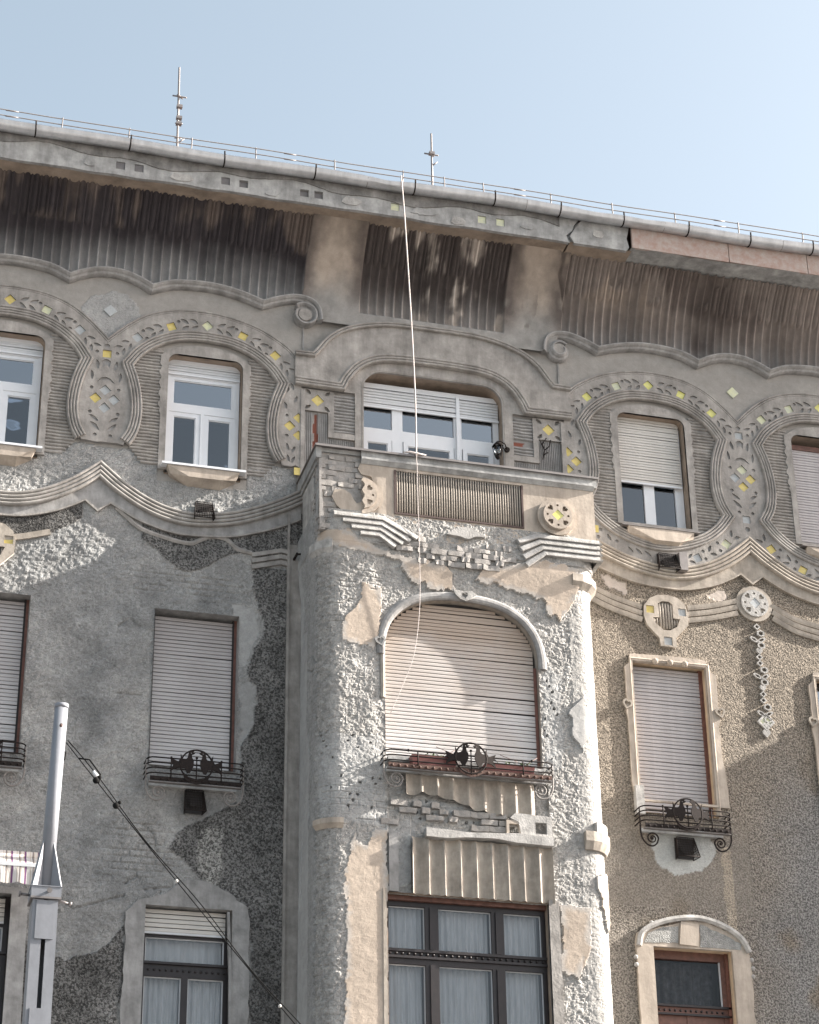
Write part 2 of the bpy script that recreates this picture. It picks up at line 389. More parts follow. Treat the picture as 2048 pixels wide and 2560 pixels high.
def lerp(a, b, t): return a+(b-a)*t[..., None] if np.ndim(b) or np.ndim(a) else a+(b-a)*t
def sstep(a, b, x): t = np.clip((x-a)/(b-a), 0, 1); return t*t*(3-2*t)

# ------------------------------------------------------------------ ground
g = MB(); g.box(-600, 600, -900, -2.6, -.3, -.12); tag(g.build('street', M_asph), kind='structure')
g = MB(); g.box(-600, 600, -2.6, 0.3, -.3, 0.0); tag(g.build('pavement', M_pave), kind='structure')
g = MB(); g.box(-600, 600, -900, -22, -.12, 0.02); tag(g.build('far_pavement', M_pave), kind='structure')
g = MB(); g.box(-900, 900, -1000, 900, -.6, -.35); tag(g.build('ground', M_pave), kind='structure')

# ------------------------------------------------------------------ building: the wall sheet
B = empty('apartment_building', (0, 0, 0))
tag(B, 'weathered grey art nouveau apartment building with crumbling plaster, oval window surrounds and a bay', 'building')
UC = [-6.07, -3.31, 3.31, 6.07]                    # window axes
TOPW = [(c-.53, c+.53, 15.9, 17.78) for c in UC]   # top floor openings
MIDW = [(-6.63, -5.49, 11.68, 13.86), (-3.87, -2.75, 11.68, 13.86), (2.76, 3.88, 11.6, 13.82), (5.53, 6.65, 11.6, 13.82)]
LOWW = [(-6.6, -5.45, 7.2, 9.88), (-3.84, -2.74, 7.2, 9.86), (2.79, 3.91, 7.2, 9.77), (5.6, 6.7, 7.2, 9.77)]
BALW = (-1.07, 1.04, 15.9, 17.93)
OPEN = TOPW+MIDW+LOWW+[BALW]

def axis(a, b, step, brk):
    k = sorted(set([a, b]+[x for x in brk if a < x < b])); out = []
    for p, q in zip(k[:-1], k[1:]):
        n = max(1, int(round((q-p)/step))); out += list(np.linspace(p, q, n, endpoint=False))
    return np.array(out+[b])
C_grey = np.array([.30,.30,.295]); C_rcd = np.array([.105,.103,.10]); C_tan = np.array([.208,.180,.148]); C_st = np.array([.285,.272,.255])
C_rcg = np.array([.19,.185,.178])
# polygons on the wall, metres
OVALS = {}
def ovalC(c):
    """closed centre line of the reeded ring round a top floor window, cusps left and right"""
    h = [(1.10,17.50),(.93,17.74),(.66,17.95),(.34,18.07),(0,18.10)]
    top = cr(h, 6); top = top+mir(h and cr(h, 6), 0)[1:]
    left = cr([(-1.10,17.50),(-1.0,17.2),(-.95,16.9),(-.95,16.65),(-1.0,16.42),(-1.10,16.23)], 5)
    bot = cr([(-1.10,16.23),(-.92,16.0),(-.66,15.8),(-.3,15.66),(0,15.62),(.3,15.66),(.66,15.8),(.92,16.0),(1.10,16.23)], 5)
    right = mir(left)
    loop = top+left[1:]+bot[1:]+right[1:-1]
    return [(x+c, z) for x, z in loop], [(x+c, z) for x, z in top], [(x+c, z) for x, z in left], [(x+c, z) for x, z in right], [(x+c, z) for x, z in bot]
# lower festoon mouldings D (reeds), half module for u>0, cusp at 4.70
D_half = [(1.93,15.74),(2.2,15.58),(2.53,15.42),(2.85,15.30),(3.18,15.23),(3.5,15.21),(3.8,15.26),(4.1,15.38),(4.42,15.58),(4.70,15.81)]
Dl_half = [(1.93,15.40),(2.2,15.26),(2.53,15.13),(2.9,15.02),(3.3,14.98),(3.7,14.99),(4.1,15.10),(4.35,15.22),(4.53,15.33)]
E_half = [(1.93,15.02),(2.24,14.88),(2.56,14.75),(2.97,14.64)]
def Dpath(sgn):
    p = cr(D_half, 6); q = mir(p, 4.70)[1:]; full = p+q+mir(q, 7.40 if False else 7.47)[1:]
    full = p+q
    return full if sgn > 0 else mir(full)
LIM = 7.6
def zones(u, z):
    """colour, roughcast, broken-render amounts and base height for the flat wall"""
    n1 = fbm(u*1.3, z*1.3, 4, 3)-.5; n2 = fbm(u*5, z*5, 4, 9)-.5
    uu = u+.25*n1+.10*n2; zz = z+.2*n2+.2*n1
    col = np.tile(C_st, (len(u), 1)).astype(float); rc = np.zeros(len(u)); rub = np.full(len(u), .06); h = np.zeros(len(u))
    top = z > 15.9
    # left low wall
    D = np.interp(np.abs(u), *zip(*[(a, b) for a, b in D_half+[(2*4.70-a, b) for a, b in D_half[::-1][1:]]+[(7.47+k*.3, 15.74) for k in range(1, 3)]]))
    Dl = D-.24
    low = z < Dl
    L = (u < 0) & low; Rr = (u > 0) & low
    edge = np.interp(z, [8, 8.9,9.9,10.1,10.6,10.9,11.3,12.2,12.66,13.06,13.39,13.73,14.03,14.3,14.6], [-2.5,-2.5,-2.52,-3.0,-3.5,-3.35,-2.66,-2.66,-2.46,-2.63,-2.52,-2.35,-2.42,-2.55,-2.52])
    rcz = L & (uu > edge) & (z < 14.62)
    low_rc = L & inpoly(uu, zz, [(-7.6,8),(-7.6,9.3),(-5.3,9.3),(-5.0,9.12),(-4.6,9.12),(-4.27,9.34),(-4.05,9.6),(-4.05,8)])
    upp_rc = L & (z > Dl-.40-.12*np.sin(u*5)) & (u > -4.1) | L & (z > Dl-.34) & (u < -4.9)
    rcm = rcz | low_rc | upp_rc
    gre = L & ~rcm
    col[gre] = C_grey*(1+.7*n1[gre]+.5*n2[gre])[:, None]*(1+np.outer(n1[gre]*.5, [.12,0,-.12])); rub[gre] = 1
    col[rcm] = C_rcd*(1.1+1.6*n1[rcm]+.8*n2[rcm])[:, None]; rc[rcm] = 1; h[rcm] += .012; rub[rcm] = .1
    # pale drip below the vent and smooth repairs
    drip = L & (np.abs(u+3.05+.05*n2*4) < .13) & (z < 10.9) & (z > 10.1); col[drip] = col[drip]*.45+np.array([.24,.235,.22])*.75
    rep = L & inpoly(uu, zz, [(-2.9,14.0),(-2.5,14.1),(-2.45,13.7),(-2.62,13.2),(-2.75,13.3)]); col[rep] = C_grey*1.15; rub[rep] = .35; rc[rep] = 0
    rep = L & inpoly(uu, zz, [(-2.75,12.9),(-2.5,12.9),(-2.55,12.3),(-2.7,12.0)]); col[rep] = C_grey*.95; rub[rep] = .3; rc[rep] = 0
    # right low wall: tan roughcast, greyer away from the bay and downwards
    if Rr.any():
        t = np.clip(sstep(3.9, 5.6, u+n1*1.2)*sstep(13.4, 11.6, z+n1)+sstep(11.8,10.4,z+n1*2)*.35, 0, 1)
        cc = lerp(C_tan, C_rcg, t); cc = lerp(cc, C_tan*.82, np.clip(sstep(.15,.3,n1), 0, 1))
        col[Rr] = cc[Rr]; rc[Rr] = .8; rub[Rr] = .15
        sm = Rr & (z < 11.55) & (u < 4.3) & (z > 10.3); rc[sm] *= .55
        pat = Rr & (np.hypot((uu-3.3)/.42, (zz-11.1)/.33) < 1) & (z < 11.5); col[pat] = [.40,.41,.40]; rc[pat] = .1; rub[pat] = .25
        st = Rr & (np.abs(u-3.95+.04*n2) < .07) & (z < 11.2) & (z > 9.9); col[st] = lerp(col[st], np.array([.36,.31,.24]), np.full(st.sum(), .55))
        # smooth grey plaster patches just under the festoon
        p2 = Rr & inpoly(uu, zz, [(2.35,15.05),(2.75,14.98),(2.8,14.85),(2.5,14.86)]) | Rr & inpoly(uu, zz, [(4.0,15.0),(4.3,15.05),(4.3,14.9),(4.05,14.88)]); col[p2] = [.42,.37,.33]; rc[p2] = 0
    # plaster under the D line is smooth warm stucco by default; the broken zone under the left windows
    br = (u < -2.0) & (z < 16.18+.10*n1+.12*n2) & (z > D+.02) & ((np.abs(u+3.31) > .62) | (z < 15.75)) 
    br |= (u < -2.0) & (z < 15.72) & (z > D)
    col[br] = C_grey*1.12; rub[br] = 1.1; h[br] += .0
    up2 = (np.hypot((uu+4.68)/.42, (zz-18.26)/.36) < 1) ; col[up2] = C_grey*1.1; rub[up2] = .5
    # comb-scored grey panel beside the balcony window, with bare red brick
    cb = (np.abs(u) < 1.96) & (z < 17.5) & (z > 15.9); col[cb] = [.25,.24,.23]
    rb = (np.abs(u+1.73-.01*np.sin(z*20)) < .022+.05*n2) & (z < 17.1) & (z > 16.2); col[rb] = [.19,.07,.05]; h[rb] -= .015
    rb = (np.abs(z-17.03-.02*n2) < .035) & (u > 1.08) & (u < 1.5) & (n2 > -.12); col[rb] = [.19,.07,.05]
    return col, rc, rub, h
def wall_height(u, z, rc, rub, h):
    a = fbm(u*4, z*4.6, 4, 21)-.5; b = fbm(u*15, z*19, 3, 33)-.5; c = np.abs(fbm(u*9, z*12, 3, 41)-.5)
    w1, v1 = worley((u+.03*b)*13, (z+.03*a)*17, 83); lump = (.3+.7*v1)*np.clip(1-(w1/.66)**2, 0, 1)
    g2 = fbm(u*26, z*30, 2, 45)-.5; hh = h+rub*(.006*lump*(a > .0)+.016*a+.013*b+.016*g2-.018*np.clip(.06-c, 0, 1)/.06*.35)+rc*.004*b+.002*b
    # brick courses showing through the thin render above the left window
    for (cu, cz, wu, wz) in ((-3.5,14.25,.8,.25),(-3.9,10.6,.5,.5)):
        m = np.exp(-((u-cu)/wu)**4-((z-cz)/wz)**4)
        row = np.floor(z/.085); fz = z/.085-row; fu = (u/.22+.5*(row % 2)) % 1
        j = ((fz < .2) | (fu < .1)).astype(float); hh -= m*j*.016*(_h(np.floor(u/.22), row, 5) > .3)
    for pl in ([(-4.35,13.55),(-4.2,13.68),(-4.05,13.57)],[(-4.3,12.62),(-4.0,12.63)],[(-5.2,10.05),(-4.7,9.75),(-4.1,9.95)],[(-3.9,10.9),(-3.75,10.75),(-3.7,10.5)],[(-4.1,10.1),(-3.95,10.22),(-3.85,10.05),(-3.5,10.1)]):
        d = segdist(u+.02*b, z+.03*b, pl); hh -= .03*np.clip(1-d/.022, 0, 1)
    return hh
us = axis(-LIM, LIM, .021, [o[0] for o in OPEN]+[o[1] for o in OPEN]); zs = axis(7.2, 19.0, .0215, [o[2] for o in OPEN]+[o[3] for o in OPEN])
U, Z = np.meshgrid(us, zs); nu, nz = len(us), len(zs); fu, fz = U.ravel(), Z.ravel()
col, rc, rub, h0 = zones(fu, fz); hh = wall_height(fu, fz, rc, rub, h0)
idx = np.arange(nu*nz).reshape(nz, nu); q = np.stack([idx[:-1,:-1], idx[:-1,1:], idx[1:,1:], idx[1:,:-1]], -1).reshape(-1, 4)
cu_ = (U[:-1,:-1]+U[1:,1:]).ravel()/2; cz_ = (Z[:-1,:-1]+Z[1:,1:]).ravel()/2
keep = np.ones(len(q), bool)
for o in OPEN: keep &= ~((cu_ > o[0]) & (cu_ < o[1]) & (cz_ > o[2]) & (cz_ < o[3]))
keep &= ~((np.abs(cu_) < 1.86) & (cz_ < 15.6))
q = q[keep]; used = np.zeros(nu*nz, bool); used[q.ravel()] = True; rm = np.cumsum(used)-1
wall = np_mesh('wall', np.c_[fu, -hh, fz][used], rm[q], MF, B, dict(Col=col[used], rc=rc[used], rub=rub[used]), smooth=False)
# rest of the long facade and its body
g = MB(); g.box(-16, -LIM, 0, .5, 0, 19.0); g.box(LIM, 16, 0, .5, 0, 19.0); g.box(-LIM, LIM, 0, .5, 0, 7.2); g.box(-16, 16, 5.9, 6.2, 0, 20.3); g.box(-16, -15.7, .5, 5.9, 0, 20.3); g.box(15.7, 16, .5, 5.9, 0, 20.3)
g.build('plain_wall', M_stucco_d, B)
def bay_far(c):
    g = MB(); g.box(c-1.9, c+1.9, -1.05, -.001, 3.5, 14.7); g.box(c-1.96, c+1.96, -1.13, -1.0, 14.7, 15.97); g.box(c-1.96, c-1.83, -1.0, -.001, 14.7, 15.97); g.box(c+1.83, c+1.96, -1.0, -.001, 14.7, 15.97)
    g.build('bay', M_stucco_d, B)
bay_far(12.45); bay_far(-12.45)

# ------------------------------------------------------------------ cove with flutes, soffit, fascia
def cove_y(z): return -.62*np.clip((z-18.72)/1.28, 0, 1)**2.1
cu = axis(-14, 14, .0145, [-8, 8]); cu = np.concatenate([np.linspace(-14,-8,160)[:-1], axis(-8, 8, .0118, []), np.linspace(8,14,160)[1:]])
cz = np.concatenate([np.linspace(18.6, 19.4, 22), np.linspace(19.43, 20.0, 20)])
U, Z = np.meshgrid(cu, cz); fu, fz = U.ravel(), Z.ravel()
PIT = .1285
panL = fu < -1.96+.02*(fz-19); panR = fu > 1.97; panC = (np.abs(fu+.02) < 1.09) & (fz > 18.83)
pan = (panL | panR | panC)
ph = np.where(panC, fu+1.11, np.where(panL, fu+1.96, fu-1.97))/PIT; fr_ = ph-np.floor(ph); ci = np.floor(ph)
flh = .030*(2*np.abs(fr_-.5))**3.0*1.0       # narrow arrises, concave channels
flh = .092*(1-np.sqrt(np.clip(1-(2*np.abs(fr_-.5))**2, 0, 1))**.8)
tong_end = 19.60+.04*(_h(ci, ci*0, 5)-.5)+np.where(panR, -.02, 0)
tg = np.sqrt(np.clip(1-((fr_-.5)/.30)**2, 0, 1)); rnd = np.clip((fz-(tong_end-.05*tg))/.03, 0, 1)
broken = ((_h(ci, ci*0+3, 9) > .93) & (fz > 19.45)) | ((fbm(fu*1.4, fz*2, 3, 77) > .66) & panR)
flh = np.where(pan, np.maximum(flh, .068*tg*rnd*(~broken)), .092)
# at panel ends smooth wall stands proud
nn = fbm(fu*3, fz*3, 4, 12)-.5; st = fbm(fu*9, fz*.9, 4, 15)-.5; st2 = .6*(fbm(fu*30, fz*1.6, 3, 16)-.5)+.5*(_h(np.floor(fu/.1285), fu*0, 44)-.5); lg = fbm(fu*.7, fz*1.4, 3, 19)-.5
Y = cove_y(fz)-flh-.004*(fbm(fu*22, fz*9, 3, 8)-.5)*pan
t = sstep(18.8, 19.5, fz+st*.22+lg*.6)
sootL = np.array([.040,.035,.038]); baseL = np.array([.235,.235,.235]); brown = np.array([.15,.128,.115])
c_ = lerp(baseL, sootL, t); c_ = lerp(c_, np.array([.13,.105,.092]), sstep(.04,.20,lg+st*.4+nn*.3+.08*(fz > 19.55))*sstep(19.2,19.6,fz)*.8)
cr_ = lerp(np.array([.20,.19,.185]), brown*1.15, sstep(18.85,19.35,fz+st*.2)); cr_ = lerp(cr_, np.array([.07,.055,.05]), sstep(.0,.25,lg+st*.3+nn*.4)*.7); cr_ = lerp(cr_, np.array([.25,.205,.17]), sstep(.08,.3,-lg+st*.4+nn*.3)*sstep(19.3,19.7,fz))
colc = np.where(panR[:, None], cr_, c_)
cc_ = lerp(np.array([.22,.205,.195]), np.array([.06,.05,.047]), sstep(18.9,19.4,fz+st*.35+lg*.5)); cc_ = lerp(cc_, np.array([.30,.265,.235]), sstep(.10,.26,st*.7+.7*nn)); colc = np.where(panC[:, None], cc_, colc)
arr = sstep(.40,.47,np.abs(fr_-.5))*np.clip(.9+2.2*nn, 0, 1.3)*np.where(panL, .5, 1.); colc = colc*(1+.45*st2+.75*arr)[:, None]; sm = ~pan; cs = lerp(np.array([.27,.262,.25]), np.array([.31,.262,.22]), sstep(18.9,19.6,fz+nn*.5))  # arrises painted lighter: part wear, part light caught by the ridges
near = np.minimum(np.abs(np.abs(fu)-1.97), np.abs(np.abs(fu)-1.1)); soot = np.clip(sstep(.34,.02,near+.3*nn)*sstep(18.75,19.2,fz+nn*.5)*sstep(-.28,.0,nn+.1), 0, 1)
soot = np.maximum(soot, (np.hypot((fu-1.45)/.12,(fz-19.35+.6*nn)/.33) < 1)*.6*sstep(-.1,.1,nn))
cs = lerp(cs, np.array([.085,.07,.065]), soot*.85); cs = cs*(1+.55*nn+.35*(fbm(fu*11, fz*8, 4, 88)-.5))[:, None]; colc = np.where(sm[:, None], cs, colc)
# crack through the cove at the right
dcr = segdist(fu+.03*nn, fz, [(1.80,20.1),(1.86,19.92),(1.84,19.75),(1.92,19.55),(1.98,19.3)]); Y += .05*np.clip(1-dcr/.03, 0, 1)
A_pts = [(1.70,18.60),(1.84,18.90),(2.05,18.93),(2.30,18.86),(2.53,18.755),(2.85,18.86),(3.18,18.92),(3.5,18.925),(3.85,18.88),(4.12,18.765),(4.30,18.86),(4.5,18.93),(4.70,18.95),(4.9,18.93),(5.1,18.86),(5.28,18.765),(5.55,18.88),(5.9,18.925),(6.22,18.92),(6.55,18.86),(6.87,18.755),(7.1,18.86),(7.35,18.92),(7.6,18.95)]
below = (np.abs(fu) > 1.90) & (np.abs(fu) < 7.6) & (fz < np.interp(np.abs(fu), *zip(*A_pts))-.01); Y = np.where(below, .06, Y)
idx = np.arange(len(fu)).reshape(len(cz), len(cu)); q = np.stack([idx[:-1,:-1], idx[:-1,1:], idx[1:,1:], idx[1:,:-1]], -1).reshape(-1, 4)
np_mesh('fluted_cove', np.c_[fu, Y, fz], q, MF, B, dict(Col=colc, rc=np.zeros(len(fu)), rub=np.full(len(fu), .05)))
# soffit: underside between cove and fascia, wavy broken edge
def strip(name, x0, x1, y0, y1, z0, z1, m, amp=.01, du=.06, nv=4, seed=1):
    xs = np.arange(x0, x1+du/2, du); ts = np.linspace(0, 1, nv); X, T = np.meshgrid(xs, ts); x = X.ravel(); t_ = T.ravel()
    nz_ = (fbm(x*3, t_*3+seed, 4, seed)-.5)*amp
    idx = np.arange(len(x)).reshape(nv, len(xs)); q = np.stack([idx[:-1,:-1], idx[:-1,1:], idx[1:,1:], idx[1:,:-1]], -1).reshape(-1, 4)
    return np_mesh(name, np.c_[x, y0+(y1-y0)*t_+nz_*(abs(z1-z0) > abs(y1-y0)), z0+(z1-z0)*t_+nz_*(abs(z1-z0) <= abs(y1-y0))], q, m, B)
strip('soffit', -14, 1.86, -.58, -.955, 20.0, 20.005, M_soffit, .03, seed=3)
strip('soffit', 1.86, 2.80, -.58, -.955, 19.99, 19.995, M_soffit, .03, seed=4)
strip('soffit', 2.80, 14, -.58, -.99, 20.02, 20.03, M_conc, .05, seed=5)
# fascia with recessed square tiles
FT = [(-6.11,0),(-5.85,0),(-4.77,1),(-4.51,1),(-3.28,1),(-3.02,2),(-2.14,2),(-1.93,2),(-.80,3),(.51,3),(.79,4)]
holes = [sq(u, 20.15+.005*math.sin(u*3), .125) for u, k in FT if u > -5.5]
top_edge = 20.42
def wavy(x0, x1, z, a, n, s_): 
    xs = np.linspace(x0, x1, n); return [(float(x), float(z+a*(vn(np.array([x*3.1]), np.array([s_]), 3)[0]-.5))) for x in xs]
outer = wavy(-14, 1.84, 19.985, .035, 160, 1.5)+[(1.80,20.1),(1.90,20.2),(1.93,20.3),(2.02,top_edge)]+[(-14, top_edge)]
plate('fascia', outer, holes, -.96, .06, M_conc, B)
plate('fascia', wavy(1.92, 2.74, 19.985, .03, 16, 2.5)+[(2.78,20.05),(2.75,20.2),(2.80,top_edge),(2.06,top_edge),(1.96,20.28),(1.86,20.1)], [], -.962, .06, M_conc, B)
g = MB(); g.box(-14, 2.7, -.885, -.875, 20.03, 20.45); g.build('fascia_backing', M_tile_g, B)
for u, k in FT:
    if u < -5.5: continue
    plate('tile', sq(u, 20.15+.005*math.sin(u*3), .12), [], -.945+.02*(k in (0, 2)), .02, [M_tile_g, M_tile_d, M_tile_d, M_tile_p, M_tile_p][k], B)
x = 2.82
for i, w in enumerate((1.55, 1.28, 1.6, 1.7)):
    m_ = M_board; gap = .012
    b = MB(); b.box(x, x+w-gap, -.995, -.955, 20.035+.004*i, top_edge); b.build('fascia_board', m_, B); x += w
b = MB(); b.box(x, 14, -.99, -.955, 20.04, top_edge); b.build('fascia', M_conc, B)
# cracks and flaking skin along the fascia: thin proud layer above the crack line
cz0 = lambda x: 20.26+.05*math.sin(x*1.9)+.035*math.sin(x*5.3+1)
sk = [(x, cz0(x)+.018*(vn(np.array([x*14.]), np.array([.5]), 4)[0]-.5)) for x in np.linspace(-7, 1.7, 260)]
plate('plaster_skin', sk+[(1.7, top_edge), (-7, top_edge)], [], -.975, .014, mat('sooty_plaster', (.19,.185,.178), .9, bump=.006, scale=4, var=.5, spec=.2, stain=.3), B)

for i, (x, w, zz) in enumerate(((-5.2,.16,20.12),(-3.9,.34,20.10),(-2.6,.22,20.08),(-1.45,.28,20.13),(-.35,.40,20.14),(.15,.22,20.07),(1.2,.24,20.16),(2.3,.18,20.2))):
    plate('plaster_skin', rough([(x-w/2,zz-.04),(x-w*.2,zz-.07),(x+w*.3,zz-.06),(x+w/2,zz),(x+w*.3,zz+.05),(x-w*.3,zz+.06)], .02, .04, i+2), [], -.972, .010, M_pale if i % 2 else M_conc, B)
# gutter, half round with sagging lip
def gz(u): return 20.46+.012*math.sin(u*.9+1)+.010*math.sin(u*2.3)-.035*math.exp(-((u+.75)/.5)**2)*0
gt = MB(); xs = np.linspace(-14, 14, 300); pr = [(PI+PI*k/10) for k in range(11)]
vs = []; 
for x in xs:
    dent = .03*math.exp(-((x+.95)/.25)**2)+.02*math.exp(-((x-2.2)/.3)**2)+.025*math.exp(-((x-3.0)/.3)**2)
    for k, a in enumerate(pr): 
        rr = .098; vs.append((x, -1.065-rr*math.cos(PI+PI*k/10)*-1 if False else -1.065+rr*math.cos(a), gz(x)+rr*math.sin(a)-(dent if k < 3 else 0)))
    vs.append((x, -1.175, gz(x)+.012-dent)); 
k_ = 12; order = []
vs2 = []
for i in range(len(xs)):
    row = vs[i*12:(i+1)*12]; vs2 += [row[11]]+row[:11]
fs = [(i*12+q_, (i+1)*12+q_, (i+1)*12+q_+1, i*12+q_+1) for i in range(len(xs)-1) for q_ in range(11)]
gt.add(vs2, fs, True)
gutter = gt.build('gutter', M_zinc, B)
sol = gutter.modifiers.new('thickness', 'SOLIDIFY'); sol.thickness = .004
br = [-7.3,-5.99,-4.67,-3.34,-2.02,-.55,.66,1.67,2.65,3.68,4.67,5.69,6.7]
bm = MB(); bm.tube([(0, -1.065+.104*math.cos(PI+PI*k/10), .104*math.sin(PI+PI*k/10)) for k in range(11)]+[(0,-.955,.05)], .011, 6); bm.tube([(0,-1.17,0),(0,-1.18,.06)], .012, 6)
me = bm.mesh('gutter_bracket'); me.materials.append(M_iron)
for u in br:
    o = bpy.data.objects.new('gutter_bracket', me); link(o, gutter); o.location = (u, 0, gz(u)); o.rotation_euler = (0, random.uniform(-.08,.08), 0)
for u in (-1.25, 1.15, 3.3, 5.2):     # seams of the gutter lengths
    b = MB(); b.tube([(u, -1.065+.101*math.cos(PI+PI*k/10), gz(u)+.101*math.sin(PI+PI*k/10)) for k in range(11)], .004, 5); b.build('seam', M_zincm, gutter)
# roof
g = MB(); g.add([(-16,-.93,20.47),(16,-.93,20.47),(16,6,23.2),(-16,6,23.2),(-16,-.93,20.42),(16,-.93,20.42),(16,6,20.3),(-16,6,20.3)], [(0,1,2,3),(4,7,6,5),(0,4,5,1),(1,5,6,2),(2,6,7,3),(3,7,4,0)]); g.build('roof', M_roof, B)
g = MB(); g.box(-14, 14, -.96, -.90, 20.425, 20.49); g.build('eaves_flashing', M_zincm, B)

# ------------------------------------------------------------------ ornament of the top floor
def scallop(c0=0):
    pass
A_R = segs([(1.70,18.60),(1.73,18.78),(1.84,18.90),(2.05,18.93),(2.30,18.86),(2.53,18.755)], [(2.53,18.755),(2.85,18.86),(3.18,18.92),(3.5,18.925),(3.85,18.88),(4.12,18.765)],
           [(4.12,18.765),(4.30,18.86),(4.5,18.93),(4.70,18.95),(4.9,18.93),(5.1,18.86),(5.28,18.765)], [(5.28,18.765),(5.55,18.88),(5.9,18.925),(6.22,18.92),(6.55,18.86),(6.87,18.755)], [(6.87,18.755),(7.1,18.86),(7.35,18.92),(7.6,18.95)])
prA = [(-.055,0),(-.052,.05),(-.038,.085),(-.012,.10),(.0,.125),(.022,.15),(.04,.15),(.045,.13),(.045,0)]
sweep(A_R, [(-d, h) for d, h in prA][::-1] if False else prA, 0).build('scalloped_moulding', M_stucco_d, B)
sweep(mir(A_R), prA, 0).build('scalloped_moulding', M_stucco_d, B)
def scroll(c, sgn):
    pts = [(c+sgn*-.16*math.cos(a)*(1-.35*k/24), 18.66+.16*math.sin(a)*(1-.35*k/24)) for k in range(25) for a in [PI*.75-k/24*PI*1.9]]
    g = sweep(pts if sgn > 0 else pts, prA[:], 0); o = g.build('scroll', M_stucco_d, B)
    d = MB(); d.cyl((c, 0, 18.655), (c, -.135, 18.655), .10, .098, 24); d.build('scroll_boss', M_stucco, B)
    r = MB(); r.box(c-.012, c+.012, -.02, 0.0, 17.98, 18.52); r.build('raised_joint', M_stucco_d, B)
scroll(1.92, 1); scroll(-1.92, -1)
# hollow (slightly sunk) fields between scallops and band: soft ledge
Bh = [(2.03,17.96),(2.16,18.10),(2.37,18.24),(2.63,18.37),(3.02,18.47),(3.38,18.50),(3.8,18.46),(4.15,18.33),(4.43,18.12),(4.695,17.85)]
Bc = cr(Bh, 5); Bfull = Bc+mir(Bc, 4.695)[1:]
Bend = [p for p in Bfull if p[0] < 7.6]
prB = reeds(.07, 2, .034, .018)
sweep([(1.80,17.99)]+Bend, prB, 0).build('outer_arch_moulding', M_stucco, B)
sweep(mir([(1.80,17.99)]+Bend), prB, 0).build('outer_arch_moulding', M_stucco, B)
RING = reeds(.165, 4, .034, .026)
NRING = reeds(.11, 3, .028, .016)
def offset(path, d):
    P = [Vector(p) for p in dedupe(path)]; o = []
    for i, p in enumerate(P):
        a = (p-P[max(i-1,0)]); b = (P[min(i+1,len(P)-1)]-p); a = a if a.length else b; b = b if b.length else a; a.normalize(); b.normalize()
        n_ = (Vector((-a.y,a.x))+Vector((-b.y,b.x))).normalized(); o.append(tuple(p+n_*d/max(.5, n_.dot(Vector((-a.y,a.x))))))
    return o
def jag(p0, p1, n, a, s_):
    out = []
    for k in range(n+1):
        t_ = k/n; x = p0[0]+(p1[0]-p0[0])*t_; z = p0[1]+(p1[1]-p0[1])*t_; r_ = vn(np.array([k*1.7+s_]), np.array([s_*3.]), 2)[0]-.5
        out.append((x+r_*a*.3, z+r_*a))
    return out
tile_y = -.0335
def add_tile(u, z, s_, a, m): plate('tile', sq(u, z, s_-.006, a), [], tile_y, .0035, m, B)
TILES = []
